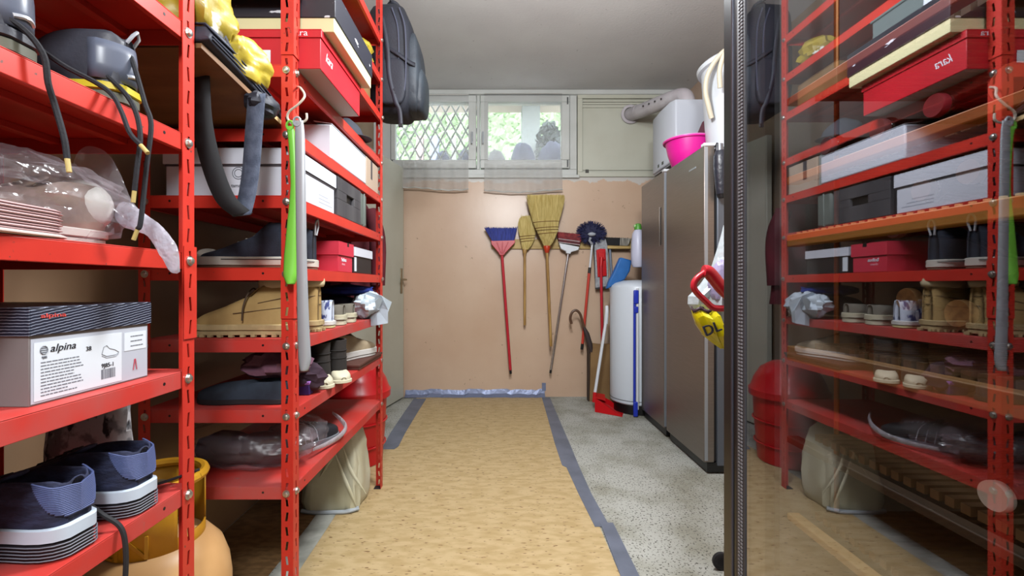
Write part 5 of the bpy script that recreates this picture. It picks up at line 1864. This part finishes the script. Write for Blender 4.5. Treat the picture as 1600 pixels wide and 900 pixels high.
FLUE = mat('white_flue_pipe', (206, 200, 204), .5, c2=(190, 182, 186), ns=6)
fp2 = thing('flue_pipe', 'white flue pipe running from the blank window panel down into the heater', 'pipe', (1.3, 3.8, 2.3))
MB().tube(spline([(1.19, YB + .005, 2.535), (1.245, 3.88, 2.485), (1.325, 3.52, 2.425), (1.365, 3.40, 2.395), (1.375, 3.36, 2.35), (1.377, 3.355, 2.297)]), .058, 24).build('pipe_tube', FLUE, fp2, w=True)
MB().lathe([(.062, 0), (.085, .0), (.085, .012), (.062, .014)], (0, 0, 0), 28, M=Matrix.Translation((1.19, YB - .002, 2.535)) @ Matrix.Rotation(R(90), 4, 'X'), caps=False).build('wall_collar', FLUE, fp2, w=True)
MB().tube(spline([(1.215, 4.02, 2.512), (1.222, 3.99, 2.507)]), .0605, 24).build('joint_ring', FLUE, fp2, w=True)
bh = MB()
for k in range(4):
    c = Vector((1.268, 3.74, 2.462)) + Vector((.019, -.085, -.015)) * (k - 1)
    bh.cyl(c + Vector((-.052, -.030, 0)), c + Vector((-.0555, -.032, 0)), .008, n=8)
bh.build('vent_holes', mat('dark_hole', (70, 66, 66), .8), fp2, w=True)
bk2 = thing('white_bucket', 'tall white plastic bucket with a rolled rim on top of the nearer fridge', 'bucket', (1.455, 2.66, 1.74))
MB().lathe([(0, 0), (.205, 0), (.21, .01), (.243, .52), (.262, .525), (.268, .545), (.255, .558), (.236, .55), (.2, .02), (0, .015)], (1.455, 2.70, 1.7405), 48).build('bucket_body', WHITE, bk2, w=True)
HOSE = mat('cream_hose', (206, 196, 174), .5)
hs = thing('cream_hose', 'cream corrugated hose looping over the edge of the white bucket', 'hose', (1.25, 2.62, 2.2))
MB().tube(spline([(1.45, 2.60, 2.26), (1.34, 2.50, 2.32), (1.235, 2.53, 2.28), (1.180, 2.58, 2.19), (1.172, 2.60, 2.10), (1.192, 2.61, 2.02), (1.215, 2.62, 1.95)]), .014, 10).build('hose_loop', HOSE, hs, w=True)
MB().tube(spline([(1.45, 2.55, 2.22), (1.33, 2.46, 2.31), (1.235, 2.47, 2.27), (1.205, 2.50, 2.18), (1.215, 2.52, 2.08)]), .013, 10).build('hose_end', HOSE, hs, w=True)
dbx = thing('maroon_box', 'dark maroon box standing on the fridge between the heater and the white bucket', 'box', (1.5, 3.03, 1.745))
MB().prism([(1.30, 1.7405), (1.68, 1.7405), (1.68, 2.12), (1.40, 2.12), (1.34, 1.98)], 2.98, 3.16, XZ).build('box_body', mat('maroon_card', (104, 24, 48), .6), dbx, w=True, smooth=False, bevel=.003)
MB().tube([(1.32, 2.978, 1.82), (1.50, 2.978, 1.90)], .004, 5).build('box_string', BLACK, dbx, w=True)
um = thing('folding_umbrella', 'short black folded umbrella hanging at the top of the nearer fridge side', 'umbrella', (1.175, 2.40, 1.46))
MB().tube(spline([(1.155, 2.395, 1.70), (1.157, 2.395, 1.66), (1.158, 2.395, 1.58), (1.16, 2.395, 1.51), (1.163, 2.395, 1.475)]), [.024, .034, .037, .034, .030, .028, .026], 14).build('folded_canopy', mat('glossy_black_nylon', (40, 42, 52), .35, bump=1.0, bs=30), um, w=True)
MB().cyl((1.154, 2.395, 1.70), (1.153, 2.395, 1.735), .017).build('handle', mat('grey_handle', (120, 124, 130), .3, .5), um, w=True)
MB().cyl((1.163, 2.395, 1.478), (1.165, 2.395, 1.455), .024, .02).build('end_cap', BLACKP, um, w=True)
MB().tube([(1.153, 2.395, 1.733), (1.145, 2.41, 1.745), (1.15, 2.436, 1.738)], .003, 5).build('wrist_loop', BLACK, um, w=True)

# ---------------------------------------------------------------- hand truck with bags, half hidden by the cabinet
ht2 = thing('hand_truck', 'folding hand truck with a red tube handle standing behind the glass cabinet', 'hand truck', (.86, 1.60, 0))
D = 1.50
RT = mat('red_enamel_tube', (196, 34, 50), .28)
MB().tube(spline([P(1150, 470, D), P(1128, 450, D), P(1108, 426, D), P(1099, 424, D)]), [.020, .021, .021, .020], 14).build('foam_grip', RT, ht2, w=True)
MB().tube(spline([P(1104, 424, D), P(1090, 434, D), P(1084, 444, D), P(1087, 455, D), P(1104, 472, D), P(1113, 480, D), P(1124, 482, D), P(1150, 481, D)]), .0105, 10).build('handle_loop', RT, ht2, w=True)
for (xa, yy) in ((.82, 1.47), (.90, 1.66)):
    MB().tube([(xa, yy, .09), (xa + .02, yy, .96)], .012, 8).build('upright', RT, ht2, w=True)
MB().tube([(.775, 1.47, .96), (.86, 1.47, .96)], .012, 8).build('crossbar', RT, ht2, w=True)
MB().tube([(.84, 1.47, .94), (.92, 1.66, .94)], .012, 8).build('crossbar', RT, ht2, w=True)
MB().box(.80, 1.02, 1.44, 1.68, .0, .006).build('toe_plate', mat('dark_steel', (60, 60, 64), .5, .6), ht2, w=True, bevel=.002)
for yy in (1.50, 1.62):
    Mw = Matrix.Translation((.785, yy, .031)) @ Matrix.Scale(.5, 4) @ Matrix.Rotation(R(90), 4, 'X')
    MB().lathe([(.02, -.016), (.05, -.018), (.06, -.012), (.062, 0), (.06, .012), (.05, .018), (.02, .016)], (0, 0, 0), 24, M=Mw).build('wheel', RUB, ht2, w=True)
LIL = clear_film('lilac_bag_film', (206, 196, 236), t=.12, gl=.1, r=.2, bump=.8, bs=14)
WBF = clear_film('white_bag_film', (222, 232, 236), t=.08, gl=.1, r=.2, bump=.8, bs=14)
wb2 = thing('carrier_bag', 'white and lilac plastic carrier bag hanging behind the red tube handle', 'bag', (.74, 1.64, .84))
D = 1.66
rings = []
for (y, xa, xb, th) in [(352, 1131, 1150, .012), (385, 1123, 1162, .03), (420, 1112, 1172, .05), (445, 1096, 1176, .065), (463, 1077, 1178, .075), (475, 1076, 1178, .07), (490, 1086, 1176, .05), (502, 1098, 1174, .03)]:
    c0, c1 = P(xa, y, D), P(xb, y, D)
    rings.append([Vector(((c0.x + c1.x) / 2 + (c1.x - c0.x) / 2 * math.cos(k * math.pi / 13) * (1 + .04 * math.sin(k * 2.2 + y)), D + th * math.sin(k * math.pi / 13) * (1 + .35 * math.sin(k * 1.9 + y * .05)), c0.z)) for k in range(26)])
MB().loft(rings).build('bag_body', WBF, wb2, w=True, ang=20)
MB().ball(P(1133, 445, D - .055), (.055, .035, .085), 4, .25, 2.3, ridge=True).build('lilac_fold', LIL, wb2, w=True)
MB().tube([P(1140, 352, D), P(1146, 340, D), (.92, 1.66, .965)], .006, 6).build('bag_handle', WBF, wb2, w=True)
yl = thing('yellow_bag', 'small yellow plastic bag with dark letters hanging under the white carrier bag', 'bag', P(1110, 545, 1.60))
D = 1.62
rings = []
for (y, xa, xb, th) in [(487, 1081, 1118, .03), (495, 1083, 1124, .045), (508, 1088, 1129, .05), (522, 1098, 1132, .045), (533, 1112, 1132, .03), (543, 1126, 1131, .008)]:
    c0, c1 = P(xa, y, D), P(xb, y, D)
    rings.append([Vector(((c0.x + c1.x) / 2 + (c1.x - c0.x) / 2 * math.cos(k * math.pi / 12), D + th * math.sin(k * math.pi / 12) * (1 + .22 * math.sin(k * 1.9 + y * .1)), c0.z + .006 * math.sin(k * 1.3))) for k in range(24)])
MB().loft(rings).build('bag_body', mat('lemon_bag_film', (236, 222, 24), .25, c2=(222, 204, 18), ns=7, bump=.7, bs=16), yl, w=True, ang=30)
MB().loft([[v + Vector((0, -.003, .002)) for v in rings[0]], [v + Vector((0, 0, .014)) for v in rings[0]]], caps=False).build('dark_band', mat('dark_plum_print', (62, 38, 50), .5), yl, w=True, solid=.002)
text('lettering', 'DL', .050, P(1102, 526, D - .062), 'y', mat('navy_bag_print', (28, 34, 54), .5), yl, sx=1.0, lean=R(22), ext=.004)
MB().tube([P(1096, 486, D), P(1104, 470, D + .02), P(1122, 460, D + .04), (.91, 1.66, .95)], .005, 6).build('bag_handle', BLACK, yl, w=True)
# ---------------------------------------------------------------- glass fronted wine cabinet on the right
XG = .417
CABB = mat('black_cabinet_lacquer', (16, 16, 19), .3)
CABI = mat('grey_cabinet_lining', (146, 146, 148), .6, c2=(134, 134, 136), ns=4)
cab = thing('wine_cabinet', 'tall black wine cabinet with a tinted glass door reflecting the red shelves', 'cabinet', (.75, .55, 0))
cy0, cy1, cz0, cz1 = .22, .852, .12, 1.92
a = MB()
a.box(XG + .052, 1.02, cy1 - .05, cy1, cz0, cz1)
a.box(XG + .052, 1.02, cy0, cy0 + .05, cz0, cz1)
a.box(.97, 1.02, cy0 + .05, cy1 - .05, cz0, cz1)
a.box(XG + .052, .97, cy0 + .05, cy1 - .05, cz1 - .06, cz1)
a.box(XG + .052, .97, cy0 + .05, cy1 - .05, cz0, cz0 + .16)
a.build('cabinet_body', CABB, cab, w=True, smooth=False, bevel=.003)
a = MB()
iy0, iy1 = cy0 + .052, cy1 - .052
a.box(XG + .06, .968, iy1 - .02, iy1, cz0 + .162, cz1 - .062)
a.box(XG + .06, .968, iy0, iy0 + .02, cz0 + .162, cz1 - .062)
a.box(.955, .968, iy0 + .02, iy1 - .02, cz0 + .162, cz1 - .062)
a.build('lining', CABI, cab, w=True, smooth=False)
for yy in (cy0 + .05, cy1 - .05):
    for xx in (.50, .96):
        MB().cyl((xx, yy, 0), (xx, yy, .122), .022).build('foot', BLACKP, cab, w=True)
dr = frame4('door_frame', CABB, 0, 1, 0, 1, .1, 0, 1, cab)
bpy.data.objects.remove(dr)
# door: black rail all round, ribbed seal strip, glass with black border
a = MB()
dz0, dz1 = cz0 + .06, cz1
fw = .048
for (ya, yb_, za, zb_) in [(cy1 - fw, cy1, dz0, dz1), (cy0, cy0 + .03, dz0, dz1), (cy0 + .03, cy1 - fw, dz1 - .05, dz1), (cy0 + .03, cy1 - fw, dz0, dz0 + .05)]:
    a.box(XG, XG + .048, ya, yb_, za, zb_)
door = a.build('door_frame', CABB, cab, w=True, smooth=False, bevel=.002)
ys = cy1 - fw - .001
B('seal_strip', mat('grey_seal', (60, 60, 66), .6), XG - .0008, XG + .02, ys - .026, ys, dz0 + .05, dz1 - .05, door)
bd_ = MB()
zz = dz0 + .055
while zz < dz1 - .055:
    for yy in (ys - .009, ys - .017):
        bd_.box(XG - .0022, XG - .0006, yy - .0022, yy + .0022, zz, zz + .0032)
    zz += .0062
tag(bd_.build('seal_ribs', mat('pale_seal_rib', (126, 126, 132), .5), door, w=True, smooth=False), kind='stuff')
MB().cyl((XG - .001, cy1 - .034, dz0 + .01), (XG - .001, cy1 - .034, dz1 - .01), .0022, n=6).build('bright_trim', mat('dim_trim', (90, 92, 104), .35, .6), door, w=True)
yb0 = ys - .027
B('glass_border', mat('black_glass_print', (12, 13, 15), .25), XG + .005, XG + .02, yb0 - .048, yb0, dz0 + .05, dz1 - .05, door)


def mirror_glass():
    k = bpy.data.materials.new('tinted_reflective_glass')
    k.use_nodes = True
    nt = k.node_tree
    nt.nodes.clear()
    o = nt.nodes.new('ShaderNodeOutputMaterial')
    t = nt.nodes.new('ShaderNodeBsdfTransparent')
    t.inputs[0].default_value = (.86, .86, .84, 1)
    g_ = nt.nodes.new('ShaderNodeBsdfGlossy')
    g_.inputs['Roughness'].default_value = .012
    g_.inputs['Color'].default_value = (.92, .93, 1, 1)
    lw = nt.nodes.new('ShaderNodeLayerWeight')
    lw.inputs[0].default_value = .5
    pw = nt.nodes.new('ShaderNodeMath')
    pw.operation = 'POWER'
    nt.links.new(lw.outputs['Facing'], pw.inputs[0])
    pw.inputs[1].default_value = 2.0
    fz = nt.nodes.new('ShaderNodeMath')
    fz.operation = 'MULTIPLY_ADD'
    nt.links.new(pw.outputs[0], fz.inputs[0])
    fz.inputs[1].default_value = .66
    fz.inputs[2].default_value = .17
    m_ = nt.nodes.new('ShaderNodeMixShader')
    nt.links.new(fz.outputs[0], m_.inputs[0])
    nt.links.new(t.outputs[0], m_.inputs[1])
    nt.links.new(g_.outputs[0], m_.inputs[2])
    nt.links.new(m_.outputs[0], o.inputs[0])
    return k


MB().add([(XG + .001, cy0 + .03, dz0 + .05), (XG + .001, yb0, dz0 + .05), (XG + .001, yb0, dz1 - .05), (XG + .001, cy0 + .03, dz1 - .05)], [(0, 3, 2, 1)]).build('glass_pane', mirror_glass(), door, w=True, smooth=False)
# shelves: wooden lip in front, rods behind
LIPS = [(1.283, mat('dark_red_wood_lip', (196, 84, 56), .5, c2=(160, 66, 44), ns=9, st=(1, .3, 1))), (1.164, mat('orange_wood_lip', (216, 136, 74), .5, c2=(186, 110, 56), ns=9, st=(1, .3, 1))),
        (1.076, mat('yellow_wood_lip', (206, 158, 78), .5, c2=(176, 130, 60), ns=9, st=(1, .3, 1))), (.909, mat('brown_wood_lip', (160, 120, 74), .6, c2=(124, 90, 54), ns=12, st=(1, .3, 1), c3=(226, 222, 206), ns3=28, lo3=.70, hi3=.71)),
        (.7725, mat('dark_wood_lip', (62, 46, 32), .6, c2=(46, 34, 24), ns=12, st=(1, .3, 1), c3=(214, 206, 180), ns3=28, lo3=.69, hi3=.70)), (.656, mat('tan_wood_lip', (166, 136, 90), .6, c2=(140, 112, 70), ns=12, st=(1, .3, 1)))]
SLAT = mat('dark_slat_wood', (130, 102, 72), .6, c2=(108, 84, 58), ns=12)
sl0 = MB().box(0, .44, -.005, .005, -.005, .005).build('slat', SLAT, None, smooth=False)
slm = sl0.data
bpy.data.objects.remove(sl0)
for (zt, m), th_ in zip(LIPS, (.012, .012, .018, .022, .010, .010)):
    l = B('shelf_lip', m, .438, .456, iy0 + .022, .699, zt - th_, zt, cab, bevel=.0015)
    bk3 = B('shelf_rail', SLAT, .93, .945, iy0 + .022, .699, zt - .03, zt - .008, cab)
    n = 24
    for k in range(n):
        o = bpy.data.objects.new('slat', slm)
        COL.objects.link(o)
        o.parent = cab
        o.location = ROOT[cab].inverted() @ Vector((.457 + .24, iy0 + .03 + k * .0168, zt - .006))
    pegs = MB()
    if abs(zt - 1.076) < .01:
        for k in range(30):
            pegs.cyl((.447, iy0 + .03 + k * .0132, zt - .001), (.447, iy0 + .03 + k * .0132, zt + .003), .003, n=6)
        tag(pegs.build('shelf_pegs', mat('pale_peg', (206, 186, 140), .5), l, w=True, smooth=False), kind='stuff')
for (xx, yy) in ((.47, iy1 - .026),):
    MB().cyl((xx + .04, .694, .66), (xx + .04, .694, 1.60), .0035, n=8).build('shelf_rod', mat('copper_rod', (166, 112, 66), .4, .5), cab, w=True)
# bottles, neck to the door
GLB = mat('dark_bottle_glass', (16, 20, 16), .12)
CORKC = mat('cork_top', (136, 104, 64), .8, c2=(108, 78, 46), ns=120, lo=.42, hi=.6)


def bottle(label, px, py, mcap, x=.462, r=.0118):
    d = x * FPX / (px - CX)
    c = Vector((x, d, EYE - (py - CY) * d / FPX))
    t = thing('wine_bottle', label, 'bottle', c, group='wine bottles lying in the glass cabinet')
    Mx = Matrix.Translation(c) @ Matrix.Rotation(R(90), 4, 'Y')
    MB().lathe([(0, 0), (r, 0), (r + .0006, .002), (r + .0006, .007), (r - .0002, .009)], n=24, M=Mx, caps=False).build('capsule_top', mcap, t, w=True)
    MB().lathe([(r - .0004, .008), (r + .0022, .012), (r + .0022, .016), (r, .019), (.0125, .06), (.014, .085), (.022, .11), (.0345, .135), (.037, .15), (.037, .29), (.03, .30), (0, .30)], n=28, M=Mx, caps=False).build('bottle_glass', GLB, t, w=True)
    return t


PKC = mat('pink_capsule', (136, 84, 90), .5)
GYC = mat('grey_capsule', (120, 104, 98), .5)
bottle('wine bottle with a pink capsule, highest of those in front of the red box reflection', 1458, 165, mat('rose_capsule', (160, 50, 66), .5))
bottle('wine bottle with a greyish pink capsule left of the rose capped one', 1370, 202, PKC)
bottle('wine bottle with a pale capsule at the far end of the orange cabinet shelf', 1290, 228, mat('pale_capsule', (130, 108, 120), .5))
bottle('wine bottle with a grey capsule near the hinge side above the white box reflection', 1512, 268, GYC)
bottle('wine bottle with a grey capsule in the middle above the white box reflection', 1438, 297, GYC)
bottle('wine bottle with a dull pink capsule at the height of the yellow cabinet shelf', 1395, 355, mat('dull_pink_capsule', (120, 74, 70), .5), r=.0125)
bottle('wine bottle with a plain cork end, the farther one between the yellow and brown shelves', 1415, 468, CORKC, r=.0125)
bottle('wine bottle with a plain cork end, the nearer one between the yellow and brown shelves', 1495, 490, CORKC, r=.0135)
bottle('wine bottle with a white capsule low down on the dark cabinet shelf', 1550, 775, mat('white_capsule', (226, 222, 218), .5), r=.0135)
bottle('wine bottle with an orange capsule at the near edge of the glass door', 1574, 128, mat('orange_capsule', (170, 70, 32), .5), r=.0165)

# ---------------------------------------------------------------- lamps (out of frame): fittings round the two bulbs
for (x, y, zb_, lab) in ((.05, -.75, 2.30, 'white ceiling lamp fitting behind the camera'), (.20, 1.42, 2.12, 'white ceiling lamp fitting nearer the window')):
    l = thing('ceiling_lamp', lab, 'lamp', (x, y, ZC))
    MB().lathe([(0, ZC - .002), (.06, ZC - .002), (.055, ZC - .02), (.012, ZC - .03), (.012, zb_ + .14), (0, zb_ + .14)], (x, y, 0), 24).build('ceiling_rose', WHITE, l, w=True)
